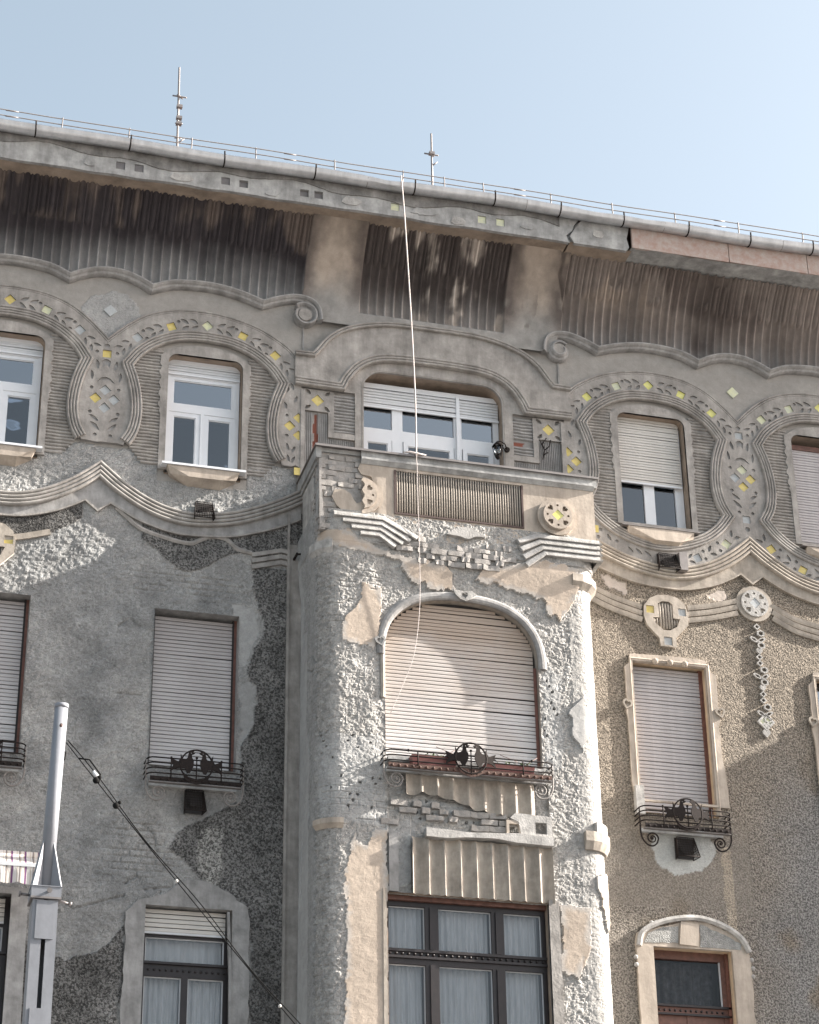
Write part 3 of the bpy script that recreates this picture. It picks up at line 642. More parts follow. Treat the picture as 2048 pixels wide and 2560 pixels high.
def band_side(sgn):
    """one stone band per side, round both ovals; motifs are cut right through the plate. Worked out for u > 0 and mirrored."""
    hs = []; mats = []
    def T(x, z, a, m): hs.append(sq(x, z, .12, a)); mats.append((x, z, a, m))
    def dot(x, z, r=.027): hs.append(ngon(x, z, r, 10))
    Y_, B_, P_, G_ = M_tile_y, M_tile_b, M_tile_p, M_tile_g
    tm = {(-1,0):(Y_,Y_,P_,Y_,G_),(-1,1):(G_,P_,Y_,Y_,Y_),(1,0):(B_,P_,B_,B_,B_),(1,1):(P_,P_,B_,Y_,Y_)}
    for n_, c in enumerate((3.31, 6.07)):
        ms = tm[(sgn, n_)]
        for (du, z, a), m in zip([(-.98,17.95,.75),(-.51,18.20,.42),(0,18.29,PI/4),(.51,18.20,-.42+PI/2),(.98,17.95,-.75)], ms): T(c+du, z, a, m)
        for s2 in (-1, 1):
            A0 = lambda al: (-al if s2 > 0 else PI+al)
            for t_, z in ((.13,18.285),(.26,18.265)):
                for k in (-1, 1): hs.append(lf2(c+s2*t_, z, A0(.15), k, .60, .115, .050))
            dot(c+s2*.415, 18.295); dot(c+s2*.385, 18.16)
            for t_, z, al in ((.625,18.155,.48),(.735,18.09,.56)):
                for k in (-1, 1): hs.append(lf2(c+s2*t_, z, A0(al), k, .60, .115, .050))
            dot(c+s2*.905, 18.065); dot(c+s2*.845, 17.95)
            for t_, z, al in ((1.07,17.855,.8),(1.16,17.76,.85)):
                for k in (-1, 1): hs.append(lf2(c+s2*t_, z, A0(al), k, .60, .10, .042))
            if sgn > 0:
                T(c+s2*1.03, 15.78, s2*.95, P_ if (n_ == 0 and s2 > 0) else Y_); T(c+s2*.56, 15.50, s2*.45, G_ if n_ == 0 else Y_)
                dot(c+s2*.93, 15.66); dot(c+s2*.89, 15.78); dot(c+s2*.69, 15.50); dot(c+s2*.655, 15.62)
                A1 = lambda al: (al if s2 > 0 else PI-al)
                for k in (-1, 1):
                    hs.append(lf2(c+s2*.745, 15.60, A1(.55), k, .6, .10, .045)); hs.append(lf2(c+s2*.28, 15.435, A1(.2), k, .6, .11, .045))
                    hs.append(lf2(c+s2*.14, 15.42, A1(.1), k, .6, .11, .045)); hs.append(lf2(c+s2*1.13, 15.885, A1(.9), k, .6, .10, .045)); hs.append(lf2(c+s2*.42, 15.455, A1(.3), k, .6, .09, .04))
    cx = 4.695; good = sgn > 0
    hs += [ngon(cx, 17.745, .035, 10), ngon(cx-.14, 17.64, .026, 10), ngon(cx+.14, 17.64, .026, 10)]
    T(cx, 17.62, 0, M_tile_y if not good else M_tile_g)
    hs.append([(cx-.06,17.50),(cx-.045,17.40),(cx-.01,17.455),(cx,17.425),(cx+.01,17.455),(cx+.045,17.40),(cx+.06,17.50),(cx+.02,17.53),(cx-.02,17.53)])
    for s2 in (-1, 1):
        hs.append(leaf(cx+s2*.11, 17.36, PI/2-s2*.2, .13, .045)); hs.append(leaf(cx+s2*.185, 17.18, PI/2-s2*.1, .13, .04))
        dot(cx+s2*.185, 17.06); dot(cx+s2*.19, 16.68); dot(cx+s2*.105, 16.33)
        hs.append(leaf(cx+s2*.07, 16.54, PI/2-s2*.95, .13, .045)); hs.append(leaf(cx+s2*.05, 16.40, PI/2-s2*.8, .15, .05))
    hs.append([(cx-.13,17.15),(cx-.07,17.225),(cx,17.25),(cx+.07,17.225),(cx+.13,17.15),(cx+.07,17.185),(cx,17.20),(cx-.07,17.185)])
    mm = (G_, G_, Y_, G_) if not good else (P_, G_, Y_, Y_)
    for (dx, z), m in zip(((0,17.04),(-.125,16.90),(.125,16.90),(0,16.76)), mm): T(cx+dx, z, PI/4, m)
    if good: T(cx, 16.22, 0, M_tile_g); hs.append(ngon(cx, 16.06, .04, 12))
    for z in (16.98, 16.70): hs.append([(1.964,z-.06),(1.985,z-.081),(2.066,z),(1.985,z+.081),(1.964,z+.06)]); mats.append((1.985, z, PI/4, M_tile_y))
    T(2.11, 16.84, PI/4, M_tile_y)
    for x_, z_, a_ in ((2.05,17.22,1.9),(2.16,17.10,1.3),(2.06,17.42,1.2),(2.17,17.36,1.9),(2.03,16.52,-1.2),(2.15,16.56,-1.9),(2.03,16.36,-1.2),(2.14,16.38,-1.9)): hs.append(leaf(x_, z_, a_, .10, .04))
    for x_, z_ in ((2.15,17.0),(2.15,16.68),(2.04,16.26)): dot(x_, z_, .024)
    if not good: hs = [h_ for h_ in hs if min(p[1] for p in h_) > 16.23]
    l1, t1, a1, b1, _ = ovalC(3.31); l2, t2, a2, b2, _ = ovalC(6.07)
    for (x, z) in ((1.99,16.98),(2.11,16.84),(1.99,16.70)): mats.append((x, z, PI/4, M_tile_y)) if False else None
    te = [p for p in offset(Bend, -.036) if 1.952 <= p[0] <= 7.44]
    outer = [(1.95, te[0][1])]+te+[(7.45, te[-1][1])]
    if good:
        Dp = offset(Dpath(1), .10); be = [p for p in Dp if 1.98 <= p[0] <= 6.07]; be = be+mir(be, 6.07)[1:]; be = [p for p in be if p[0] < 7.44]
        outer += [(7.45, be[-1][1])]+be[::-1]+[(1.95, be[0][1])]; hs = [l1, l2]+hs
    else:
        def over(top, left, right):
            rp = sorted(right, key=lambda p: p[1]); lp = sorted(left, key=lambda p: -p[1]); return rp[1:]+top[1:]+lp[1:-1]
        outer += jag((7.45,16.2), (7.17,16.2), 4, .04, 3)+over(t2, a2, b2)+jag((4.97,16.22), (4.41,16.22), 8, .05, 5)+over(t1, a1, b1)+jag((2.21,16.2), (1.95,16.2), 4, .05, 7)
    M_ = lambda P: [(sgn*x, z) for x, z in P]
    plate('stone_band', M_(outer), [M_(h_) for h_ in hs], -.052, .022, M_stucco, B)
    plate('band_ground', M_(outer), [M_(h_) for h_ in (hs[:2] if good else [])], -.0295, .0295, M_stucco_d, B)
    for x, z, a, m in mats: add_tile(sgn*x, z, .124, a*sgn, m)
band_side(1); band_side(-1)
for c in UC:
    sg = 1 if c > 0 else -1
    loop, top, left, right, bot = ovalC(c)
    if c > 0:
        if c < 4:
            bt_ = bot; sweep(loop, RING, -.03, closed=True).build('reeded_ring', M_stucco, B)
        else: sweep(loop, RING, -.03, closed=True).build('reeded_ring', M_stucco, B)
    else:
        pth = [p for p in right if p[1] > 16.24]; pth.sort(key=lambda p: p[1]); l2 = sorted([p for p in left if p[1] > 16.24], key=lambda p: -p[1])
        sweep(pth+top[1:]+l2[1:], RING, -.03).build('reeded_ring', M_stucco, B)
    # ribbed fields left and right of the window
    poly = [(x, z) for x, z in loop]; sides = {-1: MB(), 1: MB()}
    z = 16.02 if c < 0 else 15.95
    while z < 17.86:
        xs_ = []
        for (x0, z0), (x1, z1) in zip(poly, poly[1:]+poly[:1]):
            if (z0-z)*(z1-z) < 0: xs_.append(x0+(x1-x0)*(z-z0)/(z1-z0))
        if len(xs_) >= 2:
            for s2 in (-1, 1):
                e = abs((max(xs_) if s2 > 0 else min(xs_))-c)-.085
                if e > .66:
                    hgt = .024 if random.random() > .06 else .012; n_ = 6; vs = []
                    for k in range(n_+1):
                        x = c+s2*(.60+(e-.60)*k/n_); jz = random.uniform(-.004,.004)
                        for a, b_ in ((-.024, 0), (-.012, hgt*.8), (0, hgt), (.012, hgt*.8), (.024, 0)): vs.append((x, -.006-b_, z+a+jz))
                    sides[s2].add(vs, [(i*5+k, (i+1)*5+k, (i+1)*5+k+1, i*5+k+1) for i in range(n_) for k in range(4)])
        z += .0505
    for s2 in (-1, 1): sides[s2].build('ribbed_field', M_stucco, B, kind='stuff')
    # plain surround with wavy outer edge
    wv = []
    for k in range(41):
        zz_ = 15.93+k/40*1.80; w = .635+(.018*math.sin((zz_-16.9)*PI/.085) if 16.85 < zz_ < 17.6 else 0)-(.02 if 15.9 < zz_ < 16.8 else 0)
        wv.append((w, zz_))
    topa = cr([(.635,17.73),(.45,17.86),(.2,17.935),(0,17.95)], 4)[1:]
    o = wv+topa; o = o+[(-x, z_) for x, z_ in o[::-1]]
    plate('window_surround', [(c+x, z_) for x, z_ in o], [rrect(c-.525, c+.525, 15.96, 17.775, .13)], -.042, .042, M_stucco, B)
# lone diamonds above the junctions
plate('tile', sq(-4.68, 18.35, .135, PI/4), [], -.018, .015, M_tile_g, B)
plate('tile', sq(4.68, 18.38, .135, PI/4), [], -.018, .015, M_tile_p, B)
# edge tiles beside the bay
for sg in (-1, 1):
    plate('tile', sq(sg*(1.985 if sg < 0 else 2.33), 16.13 if sg < 0 else 15.78, .115), [], -.055, .008, M_tile_y, B)
    mbx = MB(); mbx.box(sg*1.925-.03, sg*1.925+.03, -.062, 0, 15.9, 17.45); mbx.build('pilaster_strip', M_stucco, B)

# reveals: the thickness of the wall round each opening
def reveal(path, y0, y1, m, name='reveal'):
    vs = []; 
    for x, z in path: vs += [(x, y0, z), (x, (y0+y1)/2, z), (x, y1, z)]
    n_ = len(path); MB().add(vs, [(i*3+k, i*3+k+1, (i+1)*3+k+1, (i+1)*3+k) for i in range(n_-1) for k in (0, 1)]).build(name, m, B)
for c in UC: r_ = rrect(c-.525, c+.525, 15.88, 17.775, .13); reveal(r_+[r_[0]], -.04, .34, M_soffit)
M_rev = mat('bounce_tint_stucco', (.52,.40,.28), .9, bump=.003, scale=5, var=.2)  # orange paints warm bounced light into the right-hand reveals
for i, o in enumerate(MIDW+LOWW):
    r_ = rrect(o[0], o[1], o[2], o[3], 0); reveal(r_+[r_[0]], -.02, .34, M_rev if o[0] > 0 else M_stucco_d)
r_ = rrect(BALW[0], BALW[1], BALW[2], BALW[3], .3, n=8); reveal(r_+[r_[0]], -.05, .4, M_soffit)

# hood over the balcony window
ht = segs([(-2.05,18.005),(-1.79,18.01)], [(-1.79,18.01),(-1.72,18.10),(-1.56,18.32),(-1.34,18.49),(-1.04,18.61),(-.7,18.68),(-.34,18.70),(0,18.70)])
ht = ht+mir(ht)[1:]
hb = segs([(-2.05,17.60),(-1.40,17.59)], [(-1.40,17.59),(-1.34,17.72),(-1.18,17.94),(-.96,18.09),(-.71,18.16),(-.35,18.185),(0,18.19)])
hb = hb+mir(hb)[1:]
plate('hood', ht+hb[::-1], [], -.10, .10, M_stucco, B)
sweep(ht, reeds(.08, 2, .05, .022), -.08).build('hood_moulding', M_stucco, B)
sweep(offset(hb, -.035), reeds(.13, 3, .055, .024), -.05).build('hood_moulding', M_stucco, B)
# smooth field round the window under the hood
inner = [(x, z) for x, z in offset(hb, -.09) if abs(x) < 1.36]
ou = [(-1.17,15.95),(-1.17,17.5)]+[p for p in inner]+[(1.17,17.5),(1.17,15.95)]
plate('window_surround', ou, [rrect(-1.045, 1.02, 15.97, 17.915, .3, n=8)], -.045, .045, M_stucco, B)
for sg in (-1, 1):
    q = [(1.47,17.48),(1.95,17.48),(1.95,17.135),(1.555,17.135),(1.555,16.74),(1.17,16.74),(1.17,16.825),(1.475,16.825)]
    hs = [sq(1.71, 17.31, .135, PI/4)]+[leaf(1.71+a*.10, 17.31+b_*.085, math.atan2(b_, a) , .09, .05) for a in (-1, 1) for b_ in (-1, 1)]
    plate('corner_panel', [(sg*x, z) for x, z in q], [[(sg*x, z) for x, z in h_] for h_ in hs], -.04, .04, M_stucco, B)
    plate('tile', sq(sg*1.71, 17.31, .137, PI/4), [], -.026, .02, M_tile_y, B)
    mb = MB(); z = 16.86
    while z < 17.46:
        vs = []
        for k in range(5):
            x = sg*(1.165+.31*k/4); jz = random.uniform(-.005,.005)
            for a, b_ in ((-.024, 0), (-.012, .018), (0, .022), (.012, .018), (.024, 0)): vs.append((x, -.006-b_, z+a+jz))
        if not (sg > 0 and 16.99 < z < 17.08): mb.add(vs, [(i*5+k, (i+1)*5+k, (i+1)*5+k+1, i*5+k+1) for i in range(4) for k in range(4)])
        z += .052
    mb.build('ribbed_field', M_stucco_d, B, kind='stuff')
    mb = MB()
    for (xa, xb, z0, z1) in ((1.57,1.93,15.95,17.12),(1.19,1.55,15.95,16.73)):
        x = xa
        while x < xb:
            if not (sg < 0 and abs(x-1.73) < .05): mb.box(min(sg*x, sg*(x+.012)), max(sg*x, sg*(x+.012)), -.016, 0, z0, z1)
            x += .027
    o = mb.build('comb_scoring', M_stucco_d, B, kind='stuff')

# ------------------------------------------------------------------ lower festoons
DR = reeds(.21, 4, .045, .030)
for sg in (1, -1):
    p = Dpath(1); p2 = mir(p, 7.47)[1:]; full = [q for q in p+p2 if q[0] < 7.6]; full = full if sg > 0 else mir(full)
    sweep(full, DR, -.01).build('festoon_moulding', M_cream if sg > 0 else M_stucco, B)
    hl = cr(Dl_half, 5)+[(4.70,15.19)]; hl = hl+mir(hl, 4.70)[1:]; hl = [q for q in hl+mir(hl, 7.47)[1:] if q[0] < 7.6]
    up_ = [q for q in offset(p+p2, -.10) if q[0] < 7.6 and q[0] > 1.9]
    o = up_+[(7.6, up_[-1][1])]+[(7.6, hl[-1][1])]+hl[::-1]
    o = [(sg*x, z) for x, z in o]
    plate('flat_band', o, [], -.028, .028, M_cream if sg > 0 else M_stucco_d, B)
    sweep([(sg*x, z) for x, z in (hl if sg > 0 else hl)], [(-.012,0),(-.012,.045),(.012,.045),(.012,0)], 0).build('fillet', M_cream if sg > 0 else M_stucco, B)
# reeded swags E (right complete, left in remnants)
E1 = cr(E_half, 5); E2 = cr([(3.66,14.70),(4.03,14.78),(4.43,14.90)], 5); E3 = cr([(4.97,14.88),(5.31,14.71),(5.73,14.62)], 5)
def swag(path, m, n_=3, dz=.095):
    for k in range(n_):
        sweep([(x, z-dz*k) for x, z in path], [(-.040,0),(-.040,.022),(-.012,.03),(.030,.036),(.036,.02),(.036,0)], -.004).build('swag_reed', m, B)
for p_ in (E1, E2, E3, mir(E1, 4.70)): swag(p_, M_cream)
for k in range(3): sweep([(-1.95,14.86-.09*k),(-2.2,14.90-.09*k),(-2.55,14.80-.09*k),(-2.60,14.79-.09*k)], [(-.03,0),(-.03,.03),(.03,.035),(.03,0)], 0).build('swag_reed', M_stucco, B)
lw = [(-2.60,14.82),(-2.8,14.86),(-2.95,14.98),(-3.15,15.0),(-3.3,14.93),(-3.45,14.86),(-3.75,14.9),(-4.1,15.0),(-4.3,15.15),(-4.45,15.28)]
sweep(cr(lw, 5), [(-.03,0),(-.03,.02),(.0,.035),(.03,.02),(.03,0)], 0).build('swag_reed', M_stucco, B)
sweep(cr([(-7.0,14.6),(-6.4,14.62),(-5.8,14.66),(-5.3,14.80)], 5), [(-.04,0),(-.04,.03),(.04,.035),(.04,0)], 0).build('swag_reed', M_cream, B)

def medallion(cx, cz, y0, r, m, tilem, parent=B, clip=None, th=(.045,.075)):
    ou_ = ngon(cx, cz, r, 40); inn = ngon(cx, cz, r*.76, 36)
    hs = [heart(cx+r*.53*math.cos(a), cz+r*.53*math.sin(a), a-PI/2, r*.30) for a in (PI/4, 3*PI/4, 5*PI/4, 7*PI/4)]
    hs += [ngon(cx+r*.55*math.cos(a), cz+r*.55*math.sin(a), r*.065, 10) for a in (0, PI/2, PI, 3*PI/2)]
    hs.append(sq(cx, cz, r*.44, PI/4))
    if clip:
        ou_ = clip(ou_); inn = clip(inn); hs = [h_ for h_ in hs if all(clip([p]) for p in h_)]
    plate('medallion_ring', ou_, [], y0-th[0], th[0], M_cream if m is M_pale else m, parent); plate('medallion', inn, hs, y0-th[1], th[1]-th[0]-.0005, m, parent)
    if not clip: plate('tile', sq(cx, cz, r*.43, PI/4), [], y0-th[1]+.006, .02, tilem, parent)
medallion(4.70, 14.88, 0, .275, M_pale, M_tile_g, th=(.03,.055))
# shield with tiles on the right wall, remnant on the far left
def shield(cx, left=False):
    o = [(-.33,14.66),(-.24,14.78),(-.12,14.845),(.04,14.86),(.18,14.83),(.29,14.74),(.33,14.60),(.32,14.42),(.12,14.20),(.12,14.06),(-.12,14.06),(-.13,14.18),(-.3,14.36),(-.34,14.50)]
    hs = [sq(-.24,14.61,.115), sq(.24,14.61,.115), sq(0,14.145,.125), [(-.115,14.72),(-.05,14.755),(.05,14.755),(.10,14.72),(.10,14.505),(.20,14.50),(.15,14.38),(.04,14.31),(-.06,14.31),(-.17,14.40),(-.21,14.50),(-.11,14.505)]]
    plate('shield_panel', [(cx+x, z) for x, z in o], [[(cx+x, z) for x, z in h_] for h_ in hs], -.048, .048, M_cream, B)
    for x, z, m in ((-.24,14.61,M_tile_y if not left else M_tile_g),(.24,14.61,M_tile_g if not left else M_tile_y),(0,14.145,M_tile_g)): plate('tile', sq(cx+x, z, .118), [], -.03, .025, m, B)
    mb = MB()
    for k in range(5): x = cx-.085+.0425*k; mb.tube([(x,-.016,14.34),(x,-.016,14.735)], .018, 6)
    for x in (-.175,-.135,.125,.165): mb.tube([(cx+x,-.016,14.40+.02*(abs(x) < .15)*-1),(cx+x,-.016,14.49)], .014, 6)
    mb.build('shield_reeds', M_cream, B)
shield(3.33); shield(-6.07, True)
# hanging chain of leaves below the medallion
def ringplate(x, z, pts, g_, m=M_pale):
    big = [(x+p*1.0, z+q) for p, q in pts]; cx = sum(p for p, q in big)/len(big); cz_2 = sum(q for p, q in big)/len(big)
    sm_ = [(cx+(p-cx)*g_, cz_2+(q-cz_2)*g_) for p, q in big]
    plate('chain_link', big, [sm_], -.034, .034, m, B)
dm = [(0,.085),(.06,0),(0,-.085),(-.06,0)]; lf = [(.0,.08),(.05,.04),(.05,-.05),(.0,-.09),(-.05,-.05),(-.05,.04)]
zc = 14.50
for i in range(17):
    k = i % 6; z = 14.52-.094*i; x = 4.705+.006*math.sin(i*2.)
    if k in (0, 5): ringplate(x, z, [(p*.9, q*.6) for p, q in dm], .55)
    elif k in (1, 3): ringplate(x+.045*(1 if i % 2 else -1), z, [(p*1.1, q*.62) for p, q in lf], .6)
    elif k == 2:
        for s2 in (-1, 1): ringplate(x+s2*.06, z-.01, [(p*.9+s2*q*.5, q*.55) for p, q in lf], .55)
    else: ringplate(x, z, heart(0, 0, 0, .10), .55)
plate('chain_link', sq(4.71, 13.07-.0, .19, PI/4), [sq(4.71, 13.07, .13, PI/4)], -.034, .034, M_pale, B); plate('tile', sq(4.71, 13.07, .132, PI/4), [], -.02, .018, M_tile_p, B)
ringplate(4.70, 12.90, heart(0, 0, 0, .12), .6)
# flat pilaster strip left of the bay
mb = MB(); mb.box(-2.10, -1.88, -.035, 0, 7.2, 15.0); mb.box(-2.115, -2.085, -.06, -.0, 7.2, 15.45); mb.build('corner_pilaster', M_stucco, B)
mb = MB(); mb.cyl((-2.02,0,14.78), (-2.02,-.22,14.78), .018); mb.cyl((-2.02,-.2,14.78), (-1.94,-.22,14.78), .014); mb.build('pipe_stub', M_iron, B)

# ------------------------------------------------------------------ window surrounds of the two lower floors
pc = [(2.70,11.75),(2.66,12.0),(2.66,12.9),(2.64,13.0),(2.64,13.1),(2.66,13.2),(2.655,13.70),(2.72,13.76),(2.745,13.90),(3.1,13.915),(3.5,13.92),(3.86,13.91),(3.90,13.80),(3.93,13.74),(4.02,13.69),(4.0,13.25),(4.02,13.2),(4.035,13.1),(4.02,13.0),(3.99,12.95),(4.0,12.5),(4.03,12.3),(4.05,11.75)]
for dx in (0, 2.76):
    plate('window_surround', rough([(x+dx, z) for x, z in pc][::-1], .006), [rrect(2.775+dx, 3.865+dx, 11.78, 13.805, 0)], -.035, .035, M_beige, B)
    for s2, hx in ((-1, 2.655), (1, 4.02)):
        plate('heart_boss', heart(hx+dx, 13.13, s2*.25, .15), [heart(hx+dx, 13.13, s2*.25, .09)], -.065, .03, M_cream, B)
    # splayed inner edge
    sweep([(2.775+dx,11.62),(2.775+dx,13.80),(3.865+dx,13.80),(3.865+dx,11.62)], [(-.0,-.04),(.0,.01),(.035,.045),(.05,.035)], 0, caps=False).build('splay', M_beige, B)
    mb = MB()
    for k in range(3): mb.sphere((3.11+dx+.22*k, -.045, 13.815), .045, 10, 6)
    mb.build('drop_ornament', M_beige, B)
mb = MB(); mb.box(2.68, 2.80, -.09, 0, 11.55, 11.95); mb.build('cement_block', M_pale, B)
pl_ = lambda x0, x1, c_: [(x0,7.3),(x0,9.78),(x0+.02,9.93),(c_-.3,10.04),(c_+.0,10.13),(c_+.25,10.13),(x1-.25,10.0),(x1-.03,9.84),(x1,9.7),(x1,7.3)]
plate('window_surround', rough(pl_(2.57, 4.15, 3.30)[::-1], .010), [rrect(2.80, 3.90, 7.35, 9.76, 0)], -.05, .05, M_beige, B)
plate('window_surround', pl_(5.38, 6.9, 6.1)[::-1], [rrect(5.61, 6.69, 7.35, 9.76, 0)], -.05, .05, M_beige, B)
plate('window_surround', [(-4.07,7.3),(-4.07,9.74),(-3.92,9.90),(-3.6,10.0),(-3.35,10.2),(-3.1,10.2),(-2.8,10.07),(-2.56,9.9),(-2.53,9.7),(-2.53,7.3)][::-1] and rough([(-4.07,7.3),(-4.07,9.74),(-3.92,9.90),(-3.6,10.0),(-3.35,10.2),(-3.1,10.2),(-2.8,10.07),(-2.56,9.9),(-2.53,9.7),(-2.53,7.3)][::-1], .018), [rrect(-3.83, -2.75, 7.35, 9.85, 0)], -.04, .04, M_stucco_d, B)
plate('window_surround', [(-6.8,7.3),(-6.8,9.95),(-5.26,9.95),(-5.24,7.3)][::-1], [rrect(-6.59, -5.46, 7.35, 9.87, 0)], -.04, .04, M_stucco_d, B)
# broken pediment field above the right low window, keystone and crown moulding
sweep(cr([(2.60,9.75),(2.66,9.93),(2.9,10.07),(3.22,10.15),(3.5,10.16),(3.8,10.08),(4.03,9.93),(4.13,9.75)], 5), [(-.03,0),(-.03,.03),(0,.05),(.04,.04),(.04,0)], -.05).build('crown_moulding', M_pale, B)
plate('keystone', [(3.16,9.80),(3.42,9.79),(3.45,10.08),(3.20,10.11)], [], -.075, .03, M_beige, B)
M_rubble = mat('broken_render', (.30,.30,.29), .95, bump=.03, scale=11, var=.35, spec=.2)
plate('broken_render', rough([(2.68,9.80),(3.14,9.82),(3.17,10.05),(2.95,10.02),(2.74,9.93)], .012, .04, 3), [], -.056, .02, M_rubble, B)
plate('broken_render', rough([(3.46,9.79),(4.02,9.78),(4.04,9.86),(3.8,9.98),(3.47,10.09)], .012, .04, 5), [], -.056, .02, M_rubble, B)
mb = MB(); 
for (x, z) in ((2.80,10.07),(2.86,10.08),(2.92,10.085),(2.98,10.10),(4.17,9.66),(4.18,9.55),(4.17,9.44),(2.55,9.6),(2.55,9.5)): mb.sphere((x,-.04,z), .032, 8, 6)
mb.build('beading', M_pale, B)
sweep([(-2.80,9.82),(-2.76,9.0),(-2.74,8.0)], [(-.015,0),(-.015,.06),(.015,.06),(.015,0)], 0).build('fillet', M_stucco_d, B)

# ------------------------------------------------------------------ the bay (oriel): one rounded sheet with broken render
SL, AR, FW = .75, .4712, 3.2
def bay_pt(s_, out):
    """position on the plan outline at arc length s_, pushed out by out"""
    x = np.where(s_ < SL, -1.9-out, 0.); y = np.where(s_ < SL, -s_, 0.)
    a = (s_-SL)/.3; m = (s_ >= SL) & (s_ < SL+AR); x = np.where(m, -1.6-(.3+out)*np.cos(a), x); y = np.where(m, -.75-(.3+out)*np.sin(a), y)
    m = (s_ >= SL+AR) & (s_ < SL+AR+FW); x = np.where(m, s_-SL-AR-1.6, x); y = np.where(m, -1.05-out, y)
    b = (s_-SL-AR-FW)/.3; m = (s_ >= SL+AR+FW) & (s_ < SL+2*AR+FW); x = np.where(m, 1.6+(.3+out)*np.sin(b), x); y = np.where(m, -.75-(.3+out)*np.cos(b), y)
    m = s_ >= SL+2*AR+FW; x = np.where(m, 1.9+out, x); y = np.where(m, -(2*SL+2*AR+FW-s_), y); return x, y
S0 = SL+AR+1.6
def arch_f(u, z):
    v = (np.abs(u)/1.04)**2.5+(np.clip(z-13.05, 0, 9)/.87)**2.5
    return (np.maximum(v, 1e-6)**.4-1)*.95
ss = np.unique(np.r_[axis(0, S0-1.03, .0155, []), S0-1.04, axis(S0-1.02, S0+1.02, .0155, []), S0+1.02, axis(S0+1.04, 2*SL+2*AR+FW, .0155, [])]); zb = axis(7.2, 15.05, .0155, [9.88, 11.6])
Sg, Z = np.meshgrid(ss, zb); s_, z = Sg.ravel(), Z.ravel(); u = s_-S0
n1 = fbm(u*1.4+9, z*1.4, 4, 51)-.5; n2 = fbm(u*6, z*6, 4, 52)-.5; n3 = fbm(u*17, z*17, 3, 53)-.5
uu = u+.10*n2+.05*n3; zz = z+.10*n2+.05*n3
C_rb = np.array([.325,.318,.305]); C_be = np.array([.42,.355,.295]); C_ce = np.array([.38,.375,.365])
col = np.tile(C_rb, (len(u), 1)); rub = np.full(len(u), 1.0); rc = np.zeros(len(u)); h = np.zeros(len(u))
side = u < -1.95
col[side] = C_grey*1.0
PAT = [([(-1.38,14.0),(-1.10,14.03),(-1.08,13.83),(-1.12,13.49),(-1.17,13.12),(-1.35,13.13),(-1.62,13.18),(-1.60,13.5),(-1.44,13.65),(-1.38,13.8)], C_be),
       ([(-1.91,14.71),(-1.57,14.75),(-.98,14.50),(-.74,14.45),(-.28,14.42),(-.15,14.34),(-.12,14.16),(-.04,14.05),(-.37,14.05),(-.53,14.12),(-.66,14.12),(-.74,14.24),(-.85,14.41),(-1.11,14.44),(-1.38,14.47),(-1.65,14.50),(-1.81,14.58),(-1.94,14.5)], C_be*.95),
       ([(.19,14.24),(.29,14.40),(.65,14.50),(1.04,14.61),(1.65,14.56),(1.60,14.13),(1.52,14.01),(1.36,13.76),(1.23,13.86),(1.13,14.06),(.91,14.14),(.59,14.17),(.45,14.21)], C_be),
       ([(-1.46,10.62),(-1.30,10.45),(-1.22,10.66),(-1.05,10.70),(-1.03,9.91),(-1.03,7.2),(-1.60,7.2),(-1.58,8.7),(-1.54,9.18),(-1.57,9.75),(-1.60,10.05),(-1.52,10.34)], C_be*.97),
       ([(1.18,9.9),(1.60,9.88),(1.56,9.38),(1.38,8.95),(1.17,9.05)], C_be*.9),
       ([(1.42,12.5),(1.62,12.7),(1.70,12.35),(1.60,11.95),(1.5,12.1)], C_ce),
       ([(1.7,10.3),(2.0,10.4),(2.05,9.9),(1.85,9.6),(1.72,9.9)], C_be*.9)]
for pg, c in PAT:
    m = inpoly(uu, zz, pg); d = segdist(uu, zz, pg+[pg[0]]); col[m] = lerp(np.tile(c, (m.sum(), 1)), C_ce, sstep(.1, .02, d[m])*.6*(n2[m] > -.1)); rub[m] = .10; h[m] += .028
sm = (u < -2.42+.05*n2) & (z < 14.7) & (z < 13.5+.5*n1) | (u < -2.25+.10*n2) & (z < 12.05+.3*n1) | (u < -2.62) & (z < 14.7)
col[sm] = [.36,.36,.355]; rub[sm] = .12; h[sm] += .018
top = z > 14.95; 
# brick holes: little dark pits of the exposed bricks
rowp = np.floor(z/.078); fzp = z/.078-rowp; cp = np.floor(u/.10+.37*rowp); fup = u/.10+.37*rowp-cp
pit_ = (_h(cp, rowp, 71) > .80) & (np.hypot((fup-.5)*.10, (fzp-.5)*.078) < .013)
pz = inpoly(uu, zz, [(-2.0,11.9),(-1.1,11.9),(-1.05,11.5),(-1.1,11.3),(-1.0,10.8),(.3,10.9),(.3,11.05),(-.4,11.15),(-.7,11.1),(-.6,10.1),(-.95,9.95),(-1.0,10.7),(-1.9,10.8)]) | inpoly(uu, zz, [(1.12,13.1),(1.35,13.0),(1.3,11.7),(1.08,11.7)])
h[pz & pit_] -= .05
col[pz] = C_grey*1.08; rub[pz] = .6; cn_ = (u > 1.5) | (u < -2.0); rub = np.where(cn_ & (rub > .5), .5, rub)
